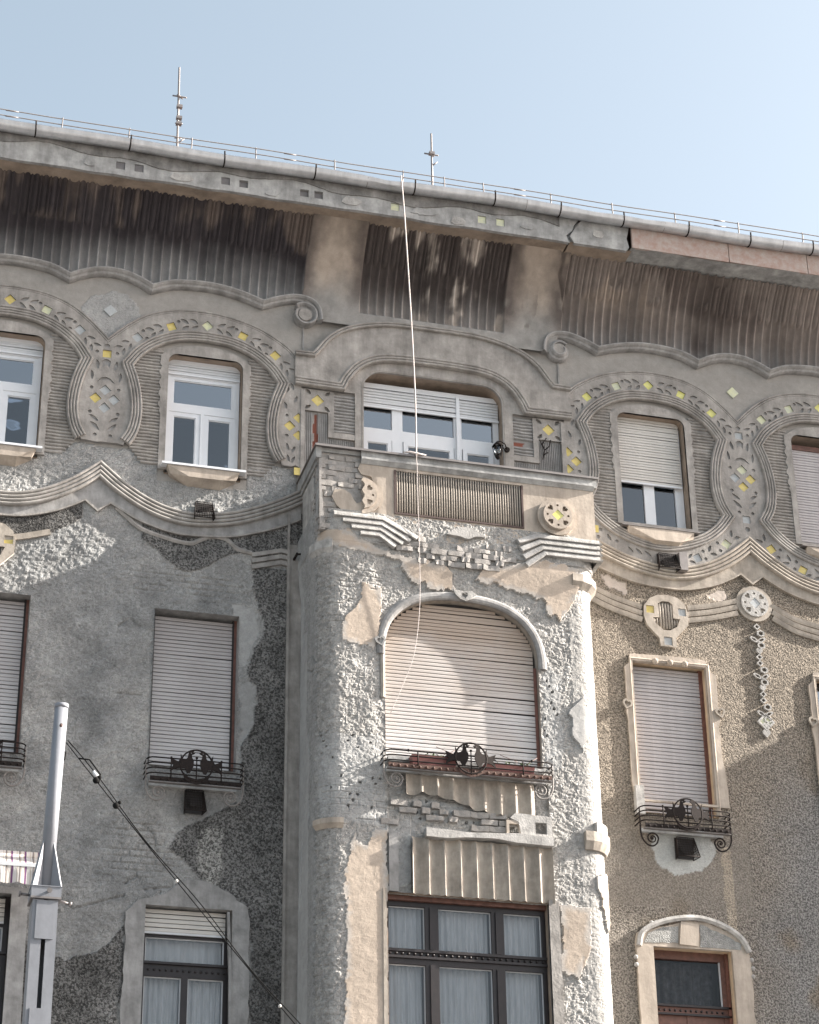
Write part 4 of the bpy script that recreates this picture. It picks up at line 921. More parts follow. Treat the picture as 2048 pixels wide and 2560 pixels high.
# cracks on the side
for pl, w in (([(-2.60,14.0),(-2.62,13.6),(-2.66,13.1)], .018),([(-2.35,12.7),(-2.33,12.3),(-2.3,11.9),(-2.2,11.75)], .014),([(-2.10,11.7),(-2.12,11.4),(-2.25,11.1),(-2.22,10.7)], .016),([(-2.45,11.2),(-2.62,10.6),(-2.68,9.9)], .024),([(-2.15,13.1),(-2.0,12.95)], .012),([(-2.4,13.0),(-2.1,12.85)], .012)):
    h -= .06*np.clip(1-segdist(u+.03*n2, z, pl)/w, 0, 1)
brow = (np.abs(z-10.93) < .10) & (np.abs(u) < 1.05); 
row = np.floor(z/.083); fz_ = z/.083-row; fu_ = (u/.235+.5*(row % 2)) % 1
bz = inpoly(uu, zz, [(-2.4,14.2),(-1.9,14.4),(-.9,14.2),(-1.4,13.7),(-1.7,13.3),(-2.3,13.6)]) | inpoly(uu, zz, [(-1.9,11.3),(1.0,11.1),(1.0,10.8),(-1.9,10.7)]) | inpoly(uu, zz, [(-2.4,13.2),(-1.9,13.2),(-1.9,12.2),(-2.2,12.2)])
h[bz & ((fz_ < .16) | (fu_ < .06)) & (n2 > -.05)] -= .009
a = fbm(u*4.2, z*5, 4, 61)-.5; b = fbm(u*13, z*16, 4, 62)-.5; c = np.abs(fbm(u*8, z*10, 3, 63)-.5)
# rubble: lumps with steep little faces
q1 = np.floor((fbm(u*5, z*7, 3, 64))*9)/9
g2 = fbm(u*30, z*34, 3, 65)-.5; w1, v1 = worley((u+.03*b)*21, (z+.03*a)*27, 81); w2, v2 = worley(u*38, z*44, 91)
lump = (.35+.65*v1)*np.clip(1-(w1/.62)**2, 0, 1); lump2 = (.3+.7*v2)*np.clip(1-(w2/.6)**2, 0, 1)
fs_ = np.where(u < -1.75, 1.0, .6); hh = h+rub*(.006*lump*(n1 > -.12)+.006*lump2-.008)+rub*fs_*(.014*a+.020*b+.026*g2+.010*(q1-.5)-.012*np.clip(.05-c, 0, 1)/.05)+.003*b
fluz = (np.abs(u-.04) < 1.06) & (z > 9.85) & (z < 11.45); hh = np.where(fluz & (u > -.72), hh-.035, hh); hh = np.where(fluz & (u <= -.72), hh-.02, hh)
flare = sstep(14.05, 14.55, z)*.04+(z > 14.6)*.02; hh = hh+flare
hh = hh+.020*((u < -1.06) & (rub > .4))*sstep(-1.06, -1.25, u); hh = np.minimum(hh, .07)
x, y = bay_pt(s_, hh)
f_ = arch_f(u, z); cut = (np.abs(u) < 1.2) & (z > 11.6) 
gx = np.where(np.abs(u) > 0, np.sign(u), 0); near = cut & (np.abs(f_) < .014) & (z > 13.05)
gu = np.gradient(arch_f(Sg-S0, Z), ss, axis=1).ravel(); gz_ = np.gradient(arch_f(Sg-S0, Z), zb, axis=0).ravel(); gn = np.hypot(gu, gz_)+1e-6
x = np.where(near, x-f_*gu/gn**2, x); zm = np.where(near, z-f_*gz_/gn**2, z)
idx = np.arange(len(u)).reshape(len(zb), len(ss)); q = np.stack([idx[:-1,:-1], idx[:-1,1:], idx[1:,1:], idx[1:,:-1]], -1).reshape(-1, 4)
cu_ = ((Sg[:-1,:-1]+Sg[1:,1:])/2-S0).ravel(); cz_ = ((Z[:-1,:-1]+Z[1:,1:])/2).ravel()
keep = ~((np.abs(cu_) < 1.04) & (cz_ > 11.6) & (arch_f(cu_, cz_) < 0)) & ~((cu_ > -1.04) & (cu_ < 1.02) & (cz_ < 9.88))
q = q[keep]; used = np.zeros(len(u), bool); used[q.ravel()] = True; rm = np.cumsum(used)-1
np_mesh('bay_wall', np.c_[x, y, zm][used], rm[q], MF, B, dict(Col=(col*(1+.35*(v1-.5)*rub)[:, None])[used], rc=rc[used], rub=(rub*np.where(u < -1.75, .9, .5))[used]), smooth=False)
# underside of the bay (far below the picture) and its floor plate
g = MB(); g.box(-1.85, 1.85, -1.0, 0, 7.05, 7.2); g.build('bay_floor', M_stucco_d, B)
# arch roll moulding and reveal
ap = [(-1.04,11.62),(-1.04,12.4),(-1.04,13.05)]+[(1.04*math.copysign(abs(math.cos(a))**.8, math.cos(a)), 13.05+.87*abs(math.sin(a))**.8) for a in [PI-PI*k/40 for k in range(1, 40)]]+[(1.04,13.05),(1.04,12.4),(1.04,11.62)]
vs = []
reveal(ap, -1.046, -.90, M_cream)
roll = [(.0,-.02),(.0,.005),(.015,.028),(.045,.040),(.08,.036),(.11,.018),(.13,-.02)]
arc_only = [p for p in ap if p[1] > 13.0 or (p[0] < 0 and p[1] > 12.9)]
sweep(arc_only, roll, -1.05, caps=True).build('arch_moulding', M_stucco_d, B)
sweep([(-1.04,12.45),(-1.04,13.1)], [(.0,-.02),(.0,.012),(.03,.028),(.06,.015),(.065,-.02)], -1.05).build('arch_moulding', M_cream, B)
plate('heart_boss', heart(-1.105, 13.22, .3, .15), [heart(-1.105, 13.22, .3, .085)], -1.10, .035, M_stucco_d, B)
plate('heart_boss', [(-.12,14.06),(.02,14.04),(.14,14.06),(.20,14.0),(.13,13.94),(.05,13.90),(-.03,13.93),(-.09,13.99)], [heart(.04, 13.985, .2, .085)], -1.115, .03, M_pale, B)
mb = MB(); mb.box(-1.10, -1.055, -1.088, -1.02, 7.2, 9.93); mb.build('jamb_moulding', M_cream, B)
mb = MB(); mb.box(1.025, 1.16, -1.085, -1.02, 7.2, 9.93); mb.build('jamb', M_stucco, B)
reveal([(-1.045,7.2),(-1.045,9.89),(1.025,9.89),(1.025,7.2)], -1.08, -.86, M_soffit)
# corbel block on the right corner, broken corbel on the left
def corner_block(z0, z1, out, m, a0, a1, name='corner_block', taper=0.0):
    mb = MB(); n_ = 10; vs = []
    for k in range(n_+1):
        s2 = a0+(a1-a0)*k/n_
        for (o_, zz2) in ((-.03, z0), (out-taper, z0), (out, z0+(z1-z0)*.45), (out, z1), (-.03, z1)):
            X, Yy = bay_pt(np.array([s2]), np.array([o_])); vs.append((float(X[0]), float(Yy[0]), zz2))
    mb.add(vs, [(i*5+k, (i+1)*5+k, (i+1)*5+k+1, i*5+k+1) for i in range(n_) for k in range(4)]+[tuple(range(5)), tuple(n_*5+k for k in (4,3,2,1,0))]); return mb.build(name, m, B)
corner_block(10.63, 10.86, .085, M_cream, S0+1.55, S0+2.5, taper=.05); corner_block(10.86, 11.0, .06, M_pale, S0+1.70, S0+2.5)
corner_block(10.66, 10.78, .07, M_beige, S0-1.95, S0-1.60, taper=.05)
corner_block(14.28, 14.47, .10, M_cream, S0+1.55, S0+2.82, taper=.08); corner_block(14.40, 14.60, .09, M_pale, S0-2.05, S0-1.72, taper=.06)
def flutes(x0, x1, z0, z1, y, m, amp=.06, jagb=0, arise=.205, name='fluted_apron'):
    xs_ = axis(x0, x1, arise/12, []); zs_ = np.linspace(z0, z1, 14); X, Zz = np.meshgrid(xs_, zs_); xf, zf = X.ravel(), Zz.ravel()
    w = np.abs(np.sin((xf-x0)/arise*PI)); hgt = amp*(1-w**.9)+.008*(fbm(xf*9, zf*9, 3, 4)-.5)
    if jagb: t_ = (zf-z0)/(z1-z0); zf = z1-(1-t_)*(z1-z0)*(1-jagb*np.clip(1.2-1.6*(xf-x0)/(x1-x0), 0, 1)-.12*(vn(xf*9, xf*0, 3)-.5))
    hgt = hgt*np.clip((z1-zf)/.03+.45, 0, 1)
    idx = np.arange(len(xf)).reshape(len(zs_), len(xs_)); q = np.stack([idx[:-1,:-1], idx[:-1,1:], idx[1:,1:], idx[1:,:-1]], -1).reshape(-1, 4)
    np_mesh(name, np.c_[xf, y-hgt, zf], q, m, B)
flutes(-.73, 1.10, 9.88, 10.62, -1.05, M_cream, amp=.085)
flutes(-.80, .90, 10.98, 11.44, -1.06, M_cream, amp=.06, jagb=.45)
mb = MB(); mb.box(-1.02, -.9, -1.09, -1.03, 9.9, 10.65); mb.build('jamb', M_stucco_d, B)
led = wavy(-.56, 1.10, 10.62, .05, 26, 3.)+wavy(-.56, 1.10, 10.72, .05, 26, 8.)[::-1]
plate('cement_ledge', led, [], -1.175, .14, M_pale, B)
plate('tile_frame', [(.70,10.66),(1.10,10.66),(1.10,11.0),(.62,11.02),(.55,10.95),(.66,10.9)], [sq(.955, 10.84, .15)], -1.125, .05, M_pale, B)
plate('tile_frame', [(.50,10.70),(.70,10.66),(.70,10.93),(.50,10.92)], [sq(.60, 10.81, .13)], -1.12, .05, M_beige, B)

# ------------------------------------------------------------------ balcony on top of the bay
g = MB(); g.box(-1.90, 1.90, -1.055, -1.0, 14.9, 15.93); g.box(-1.90, -1.82, -.999, -.01, 14.75, 15.93); g.box(1.82, 1.90, -.999, -.01, 14.75, 15.93); g.box(-1.81, 1.81, -.999, -.01, 14.9, 15.0)
g.build('parapet_core', M_brick, B)
lowp = cr([(-1.10,15.03),(-.97,14.98),(-.76,14.86),(-.45,14.77),(0,14.73),(.4,14.77),(.76,14.87),(1.0,15.01)], 4)
left_j = [(-1.36,15.80),(-1.40,15.70),(-1.36,15.62),(-1.22,15.60),(-1.18,15.50),(-1.30,15.42),(-1.36,15.36),(-1.30,15.22),(-1.42,15.17),(-1.46,15.22),(-1.50,15.30),(-1.60,15.36),(-1.72,15.34),(-1.76,15.24),(-1.70,15.12),(-1.62,15.04)]
plate('parapet_render', left_j+lowp+[(1.93,15.01),(1.93,15.80)], [rrect(-.905, .905, 15.075, 15.735, 0)], -1.10, .046, M_beige, B)
plate('parapet_render', [(-1.92,14.72),(-1.86,14.9),(-1.9,15.5),(-1.88,15.8),(-1.93,15.8)], [], -1.09, .04, M_brick, B)
g = MB(); g.box(1.90, 1.93, -1.098, -.001, 14.95, 15.80); g.build('parapet_render', M_beige, B)
def side_plate(name, pts, x, th, m):
    me = curve_mesh(name, [pts], th); me.transform(Matrix.Rotation(PI/2, 4, 'X')); me.transform(Matrix.Rotation(-PI/2, 4, 'Z')); me.transform(Matrix.Translation((x, 0, 0)))
    me.materials.clear(); me.materials.append(m); o = bpy.data.objects.new(name, me); link(o, B); return o
# side face: y runs outwards
side_plate('parapet_side_panel', [(.14,14.98),(.32,14.72),(.62,14.95),(.76,15.2),(.80,15.72),(.12,15.72)], -1.915, .03, M_pale)
side_plate('parapet_side_panel', [(.90,14.75),(1.02,14.7),(1.06,15.8),(.86,15.8),(.88,15.3)], -1.91, .03, M_conc)
sweep([(-1.36,15.775),(1.93,15.775)], [(0,0),(.0,.01),(.045,.045),(.055,.055),(.085,.055),(.088,.03),(.185,.03),(.185,0)], -1.10).build('cap_moulding', M_conc, B)
capside = [(1.93,.045),(1.93,.155)]
g = MB(); g.box(1.93, 1.975, -1.13, -.001, 15.825, 15.96); g.build('cap_moulding', M_conc, B)
g = MB(); g.box(-1.975, -1.9, -1.10, -.001, 15.80, 15.96); g.box(-1.95, -1.9, -1.0, -.001, 15.74, 15.80); g.box(-1.9,-1.36,-1.09,-1.05,15.90,15.958); g.build('cap_moulding', M_conc, B)
g = MB(); g.box(-2.0, 2.0, -1.165, -.94, 15.962, 15.975); g.box(-2.0, -1.80, -.939, -.001, 15.962, 15.975); g.box(1.80, 2.0, -.939, -.001, 15.962, 15.975); g.box(-2.0, 2.0, -1.168, -1.164, 15.945, 15.976); g.build('cap_sheet', M_zincm, B)
# ribbed grille panel
gr = empty('grille_panel', (0,0,0), B)
g = MB(); g.box(-.905, .905, -1.058, -1.05, 15.075, 15.735); g.build('grille_back', M_dark, gr)
g = MB(); g.box(-.905, -.88, -1.115, -1.05, 15.075, 15.735); g.box(.88, .905, -1.115, -1.05, 15.075, 15.735); g.box(-.88, .88, -1.115, -1.05, 15.075, 15.10); g.build('frame', mat('panel_frame', (.075,.05,.045), .8), gr)
rb = MB(); rb.tube([(0,0,15.10),(0,0,15.735)], .0115, 8); me = rb.mesh('grille_rod'); me.materials.append(M_cream)
k = -.86
while k < .87:
    o = bpy.data.objects.new('grille_rod', me); link(o, gr); o.location = (k+random.uniform(-.002,.002), -1.082, 0); k += .0345
medallion(1.36, 15.29, -1.10, .27, M_beige, M_tile_b, th=(.05,.11))
def clip_(pts):
    xc = -1.34
    if len(pts) == 1: return pts if pts[0][0] > xc+.012 else []
    return [(max(x, xc+.02*math.sin(z*40)), z) for x, z in pts]
medallion(-1.36, 15.29, -1.10, .27, M_beige, M_tile_g, clip=clip_, th=(.03,.06))
# stepped moulding below the parapet, broken in the middle
step = [(-.041,0),(-.042,.058),(-.035,.068),(-.005,.062),(.028,.050),(.034,.030),(.0405,.026),(.0405,0)]
for k in range(4):
    zc = 14.975-.082*k
    sweep([(-1.74+.12*k,zc),(-1.07-.015*k,zc),(-.60-.10*k,zc-.24+.03*k)], step, -1.095).build('step_moulding', M_pale, B)
    sweep([(.80+.035*k,zc-.115-.03*k),(1.08+.03*k,zc),(1.955,zc)], step, -1.095).build('step_moulding', M_pale, B)
    g = MB(); g.add([(1.93,-1.09,zc-.038),(2.0,-1.155,zc-.032),(1.965,-1.12,zc+.038),(1.93,-1.09,zc+.038),(1.93,0,zc-.038),(2.0,0,zc-.032),(1.965,0,zc+.038),(1.93,0,zc+.038)], [(0,1,2,3),(4,7,6,5),(0,4,5,1),(1,5,6,2),(2,6,7,3)]); g.build('step_moulding', M_pale, B)
plate('plaster_fragment', cr([(-.20,14.84),(-.1,14.92),(.05,14.97),(.2,14.94),(.35,14.86),(.2,14.85),(.1,14.80),(-.02,14.83)], 3), [], -1.155, .055, M_pale, B)
# exposed bricks
bmeshes = []
for k in range(6):
    g = MB(); L_, H_, D_ = .228, .070, .09; j = lambda a=.006: random.uniform(-a, a)
    vs = []
    for zz2 in (-H_/2, H_/2):
        for yy in (-D_, 0):
            for xx in (-L_/2, -L_/6, L_/6, L_/2): vs.append((xx+j(), yy+(j(.012) if yy < 0 else 0), zz2+j()))
    g.add(vs, [(0,1,5,4),(1,2,6,5),(2,3,7,6),(8,12,13,9),(9,13,14,10),(10,14,15,11),(0,8,9,1),(1,9,10,2),(2,10,11,3),(0,4,12,8),(3,11,15,7),(4,5,13,12),(5,6,14,13),(6,7,15,14)])
    me = g.mesh('brick'); me.materials.append(M_brick); bmeshes.append(me)
def brick(x, y, z, sc=1, rot=0):
    o = bpy.data.objects.new('brick', random.choice(bmeshes)); link(o, B); o.location = (x, y, z); o.rotation_euler = (random.uniform(-.05,.05), random.uniform(-.03,.03), rot+random.uniform(-.06,.06)); o.scale = (sc, 1, random.uniform(.9,1.1))
for r_ in range(9):
    z = 14.42+.078*r_
    x = -1.25+(r_ % 2)*.12
    while x < 1.05:
        ztop = 14.74+.20*min(1, abs(x)/1.0)**2; zbot = 14.40-.05*math.cos(x)+.17*min(1, abs(x)/1.1)**2+(0 if x > -.6 else .1)
        if zbot < z < ztop-.03 and not (x < -.75 and z > 14.95-.3*(x+1.4)) and not (x > .72) and random.random() > .08:
            brick(x, -1.026-random.uniform(0,.012), z, random.choice((1, 1, .5)))
        x += .238
for r_ in range(14):
    z = 14.80+.080*r_; x = -1.80+(r_ % 2)*.11
    if z > 15.92: break
    while x < -1.30:
        if random.random() > .05 and not (15.0 < z < 15.4 and x > -1.62) and not (z < 15.02 and x > -1.75): brick(x, -.978-random.uniform(0,.009), z, random.choice((1, 1, .55)))
        x += .238
for r_ in range(13):
    z = 14.78+.084*r_
    for y in (-.98, -.74):
        if random.random() > .35: brick(-1.835-.01*random.random(), y, z, .8, PI/2*-1)
for r_, z in enumerate((10.80, 10.885, 10.97, 11.05)):
    x = -1.0+(r_ % 2)*.12
    while x < .62:
        if random.random() > .40 and not (z > 11.0 and x > -.2): brick(x, -.968-random.uniform(0,.02), z, random.choice((1, .5, 1)))
        x += .235

# ------------------------------------------------------------------ windows
def slat_mesh(name, pitch, m, bow=.0022):
    g = MB(); pr = [(0.002,0),(-.003,.04),(-bow,.25),(-bow,.66),(-.003,.84),(.006,.89)]; vs = []
    for x in (0, 1):
        for y, z in pr: vs.append((x, y, z*pitch))
    g.add(vs, [(k, 6+k, 7+k, k+1) for k in range(5)], True); me = g.mesh(name); me.materials.append(m); return me
def shutter(win, x0, x1, z0, z1, y, pitch, m, width=None, tilt=0.0):
    """rolled down shutter: every slat its own piece"""
    me = slat_mesh('slat', pitch, m); n_ = int((z1-z0)/pitch)
    for k in range(n_):
        z = z0+k*pitch; a, b = (x0, x1) if width is None else width(z+pitch*.7, x0, x1)
        if b-a < .05: continue
        o = bpy.data.objects.new('slat', me); link(o, win); o.location = (a, y+random.uniform(-.0015,.0015), z+random.uniform(-.001,.001)); o.scale = (b-a, 1, 1); o.rotation_euler = (0, random.gauss(0,.0022)+tilt, 0)
def bars(win, rects, m, y0, y1, name='frame'):
    g = MB()
    for r_ in rects: g.box(r_[0], r_[1], y0+(r_[4] if len(r_) > 4 else 0), y1, r_[2], r_[3])
    return g.build(name, m, win)
def pane(win, x0, x1, z0, z1, y, m=None):
    g = MB(); g.box(x0, x1, y, y+.006, z0, z1); return g.build('pane', m or M_glass, win)
def room(win, x0, x1, z0, z1, y, d=1.6):
    g = MB(); g.add([(x0,y,z0),(x1,y,z0),(x1,y,z1),(x0,y,z1),(x0-.4,y+d,z0-.3),(x1+.4,y+d,z0-.3),(x1+.4,y+d,z1+.3),(x0-.4,y+d,z1+.3)], [(4,5,6,7),(0,1,5,4),(1,2,6,5),(2,3,7,6),(3,0,4,7)]); return g.build('room_lining', M_room, win)
def curtain(win, x0, x1, z0, z1, y, n=9, amp=.02):
    xs_ = np.linspace(x0, x1, n*8); vs = []; ph_ = random.random()*6
    g = MB()
    for z, sc in ((z0, 1.2), ((z0+z1)/2, 1.0), (z1, .6)):
        for i, x in enumerate(xs_): vs.append((x, y+amp*sc*(math.sin(i/8*2*PI+ph_+.6*math.sin(i*.07))+.4*math.sin(i*.33+ph_)), z))
    N = len(xs_); g.add(vs, [(r_*N+i, r_*N+i+1, (r_+1)*N+i+1, (r_+1)*N+i) for r_ in range(2) for i in range(N-1)], True); return g.build('curtain', M_curtain, win)
def sash(win, x0, x1, z0, z1, y, m, t_=.06, gm=None, name='sash'):
    """sash frame with its pane"""
    bars(win, [(x0,x0+t_,z0,z1),(x1-t_,x1,z0,z1),(x0+t_,x1-t_,z1-t_,z1),(x0+t_,x1-t_,z0,z0+t_)], m, y, y+.05, name)
    bars(win, [(x0+t_,x0+t_+.012,z0+t_,z1-t_),(x1-t_-.012,x1-t_,z0+t_,z1-t_),(x0+t_+.012,x1-t_-.012,z1-t_-.012,z1-t_),(x0+t_+.012,x1-t_-.012,z0+t_,z0+t_+.012)], m, y+.012, y+.04, 'bead')
    pane(win, x0+t_, x1-t_, z0+t_, z1-t_, y+.025, gm)
wlab = {}
def new_win(label): o = empty('window', (0,0,0), B); o['label'] = label; return o
# white plastic windows of the top floor, left pair
for c, lb in ((-3.31, 'white plastic window with transom, second from left on the top floor'), (-6.07, 'white plastic window cut by the left picture edge')):
    w = new_win(lb); Y = .14; a, b = c-.515, c+.515
    bars(w, [(a,a+.05,16.0,17.56),(b-.05,b,16.0,17.56),(a+.05,b-.05,17.52,17.56),(a+.05,b-.05,16.0,16.04),(a+.05,b-.05,16.955,17.04)], M_white, Y, Y+.08)
    bars(w, [(a,b,17.70,17.79)], M_white, Y-.02, Y+.12, 'shutter_box')
    shutter(w, a, b, 17.555, 17.73, Y-.02, .042, M_slatw); bars(w, [(a,b,17.535,17.56)], M_white, Y-.025, Y-.005, 'end_rail')
    sash(w, a+.05, b-.05, 17.04, 17.52, Y+.01, M_white, .05)
    sash(w, a+.05, c+.0-.022, 16.04, 16.955, Y+.01, M_white, .065, M_glassd); sash(w, c+.022, b-.05, 16.04, 16.955, Y+.01, M_white, .065, M_glassd)
    bars(w, [(c-.022,c+.022,16.04,16.955)], M_white, Y-.005, Y+.06, 'mullion')
    room(w, a, b, 15.98, 17.78, Y+.09)
    g = MB(); g.box(a+.05, b-.05, Y+.10, Y+.12, 17.40, 17.6); g.build('blind', M_dark, w)
    g = MB(); g.box(a-.06, b+.06, -.17, Y, 15.955, 15.985); g.build('sill', M_white, w)
    g = MB(); g.add([(c-.50,-.15,15.95),(c+.50,-.15,15.95),(c+.50,-.0,15.95),(c-.50,-.0,15.95),(c-.45,-.10,15.84),(c-.2,-.15,15.80),(c+.25,-.15,15.80),(c+.45,-.10,15.84),(c+.45,0,15.84),(c-.45,0,15.84),(c-.2,0,15.72),(c+.25,0,15.72)],
        [(0,4,5),(0,5,6,1),(1,6,7),(0,3,9,4),(1,7,8,2),(4,9,10,5),(5,10,11,6),(6,11,8,7)]); g.build('sill_corbel', M_beige, w)
# balcony window
w = new_win('wide white plastic window behind the balcony parapet'); Y = .20
bars(w, [(-1.05,-.98,15.9,17.5),(.95,1.03,15.9,17.5),(-.565,-.41,15.9,17.5),(.355,.47,15.9,17.5),(-.98,-.565,16.95,17.12),(-.41,.355,16.95,17.12),(.47,.95,16.95,17.12)], M_white, Y, Y+.08)
bars(w, [(-1.05,1.03,17.76,17.84)], M_white, Y-.03, Y+.12, 'shutter_box')
shutter(w, -1.05, .39, 17.47, 17.77, Y-.03, .046, M_slatw); shutter(w, .43, 1.02, 17.47, 17.77, Y-.03, .046, M_slatw); bars(w, [(.385,.435,16.0,17.78)], M_white, Y-.045, Y, 'guide'); bars(w, [(-1.05,1.03,17.445,17.47)], M_white, Y-.035, Y-.01, 'end_rail')
for a, b in ((-1.0,-.565),(-.41,.355),(.47,.95)):
    pane(w, a+.0, b, 17.12, 17.5, Y+.03); sash(w, a+.01, b-.01, 15.95, 16.95, Y-.01, M_white, .06, M_glassd)
room(w, -1.05, 1.03, 15.9, 17.9, Y+.09)
# right top windows
w = new_win('top floor window right of the bay, beige shutter lowered two thirds'); Y = .16; c = 3.31; a, b = c-.515, c+.515
bars(w, [(a,a+.05,15.95,17.8),(b-.13,b-.03,15.95,16.75),(b-.03,b+.0,15.95,17.8),(c-.10,c+.06,15.95,16.75),(a+.05,b-.05,15.95,15.99)], M_white, Y, Y+.08)
pane(w, a+.05, c-.10, 15.99, 16.8, Y+.03, M_glassd); pane(w, c+.06, b-.13, 15.99, 16.8, Y+.03, M_glassd)
shutter(w, a+.02, b-.03, 16.715, 17.80, Y-.05, .0445, M_slatp); bars(w, [(a+.02,b-.03,16.69,16.715)], M_white, Y-.055, Y-.03, 'end_rail')
room(w, a, b, 15.9, 17.78, Y+.09); curtain(w, c+.25, b-.1, 15.95, 16.8, Y+.16, 3, .015)
g = MB(); g.box(a-.08, b+.08, -.16, Y, 15.85, 15.862); g.build('sill', M_zincm, w)
g = MB(); g.add([(c-.50,-.15,15.845),(c+.50,-.15,15.845),(c+.50,-.0,15.845),(c-.50,-.0,15.845),(c-.50,-.10,15.76),(c-.1,-.16,15.66),(c+.27,-.16,15.66),(c+.50,-.10,15.76),(c+.5,0,15.76),(c-.5,0,15.76),(c-.1,0,15.60),(c+.27,0,15.60)],
    [(0,4,5),(0,5,6,1),(1,6,7),(0,3,9,4),(1,7,8,2),(4,9,10,5),(5,10,11,6),(6,11,8,7)]); g.build('sill_corbel', M_beige, w)
w = new_win('top floor window at the right picture edge with its pinkish shutter fully down'); c = 6.07; a, b = c-.5, c+.515
shutter(w, a, b, 15.97, 17.62, .12, .0445, M_slatd); bars(w, [(a,b,17.60,17.68)], M_brownwood, .10, .2, 'shutter_box'); room(w, a, b, 15.9, 17.78, .3, .3)
g = MB(); g.box(a-.08, b+.08, -.16, .1, 15.85, 15.862); g.build('sill', M_zincm, w)
g = MB(); g.add([(c-.50,-.15,15.845),(c+.50,-.15,15.845),(c+.50,-.0,15.845),(c-.50,-.0,15.845),(c-.50,-.10,15.76),(c-.1,-.16,15.66),(c+.27,-.16,15.66),(c+.50,-.10,15.76),(c+.5,0,15.76),(c-.5,0,15.76),(c-.1,0,15.60),(c+.27,0,15.60)],
    [(0,4,5),(0,5,6,1),(1,6,7),(0,3,9,4),(1,7,8,2),(4,9,10,5),(5,10,11,6),(6,11,8,7)]); g.build('sill_corbel', M_beige, w)
# middle floor shutters
for o_, m, lb, y in ((MIDW[0], M_slatg, 'shuttered window cut by the left picture edge', .14), (MIDW[1], M_slatg, 'window left of the bay behind a stained grey shutter', .14), (MIDW[2], M_slatd, 'window right of the bay behind a lilac grey shutter', .15)):
    w = new_win(lb); a, b = o_[0], o_[1]
    shutter(w, a+.03, b-.06, o_[2]+.06, o_[3]-.02, y, .0535, m)
    bars(w, [(a,a+.03,o_[2],o_[3]),(b-.06,b-.035,o_[2],o_[3])], M_dark if a < 0 else M_woodr, y-.01, y+.04, 'guide'); bars(w, [(b-.035,b,o_[2],o_[3])], M_woodr, y-.005, y+.08, 'frame')
    room(w, a, b, o_[2], o_[3], .3, .2)
w = new_win('dark open window at the right picture edge'); o_ = MIDW[3]; bars(w, [(o_[0],o_[0]+.07,o_[2],o_[3]),(o_[1]-.07,o_[1],o_[2],o_[3]),(o_[0]+.07,o_[1]-.07,o_[3]-.08,o_[3])], M_wood, .15, .22); pane(w, o_[0]+.07, o_[1]-.07, o_[2], o_[3]-.08, .18); room(w, o_[0], o_[1], o_[2], o_[3], .3)
# arch window of the bay
w = new_win('big arched window of the bay behind a cream roller shutter')
def aw(z, x0, x1):
    e = 1.035*(max(0, 1-(max(0, z-13.05)/.87)**2.5))**.4
    return (max(x0, -e), min(x1, e))
shutter(w, -1.03, 1.0, 11.66, 13.92, -.945, .0515, M_slatb, aw)
bars(w, [(1.0,1.035,11.6,13.1)], M_woodr, -.97, -.92, 'frame'); bars(w, [(-1.037,-1.025,11.6,13.1)], M_brownwood, -.96, -.92, 'guide')
g = MB(); g.box(-1.03, 1.03, -.92, -.91, 11.6, 13.93); g.build('backing', M_dark, w)
g = MB(); g.box(-1.03, 1.03, -1.12, -.93, 11.58, 11.64); g.build('sill', M_conc, w)
# bottom bay window: dark wood, six lights, net curtains
w = new_win('dark wooden six-light window with net curtains at the foot of the bay'); Y = -.93
xs_ = [(-1.04,-.99),(-.53,-.36),(.32,.48),(.97,1.02)]
bars(w, [(a,b,7.25,9.88) for a, b in xs_]+[(-.99,-.53,9.77,9.83),(-.36,.32,9.77,9.83),(.48,.97,9.77,9.83),(-.99,-.53,9.05,9.23),(-.36,.32,9.05,9.23),(.48,.97,9.05,9.23)], M_wood, Y, Y+.09)
bars(w, [(-1.04,1.02,9.12,9.15,0),(-1.04,1.02,9.20,9.235,-.0)], M_wood, Y-.025, Y-.001, 'transom_mould'); bars(w, [(-1.04,1.02,9.83,9.888)], M_brownwood, Y-.05, Y, 'head_board')
for x in (-.445, .40): bars(w, [(x-.03,x+.03,7.3,9.05),(x-.03,x+.03,9.24,9.77)], M_wood, Y-.02, Y-.001, 'mullion_mould')
for a, b in ((-.99,-.53),(-.36,.32),(.48,.97)):
    for z0, z1 in ((9.23,9.77),(7.3,9.05)):
        bars(w, [(a,a+.012,z0,z1),(b-.012,b,z0,z1),(a+.012,b-.012,z1-.012,z1)], M_slatw, Y+.04, Y+.06, 'bead'); pane(w, a, b, z0, z1, Y+.05, M_glassw); curtain(w, a+.01, b-.01, z0-.02, z1+.02, Y+.16, 6 if b-a < .6 else 9)
g = MB()
for k in range(26): x = -.98+.078*k; g.sphere((x, Y-.012, 9.175), .018, 6, 4)
g.build('carved_band', M_wood, w, kind='stuff')
room(w, -1.03, 1.01, 7.25, 9.88, Y+.25, .75)
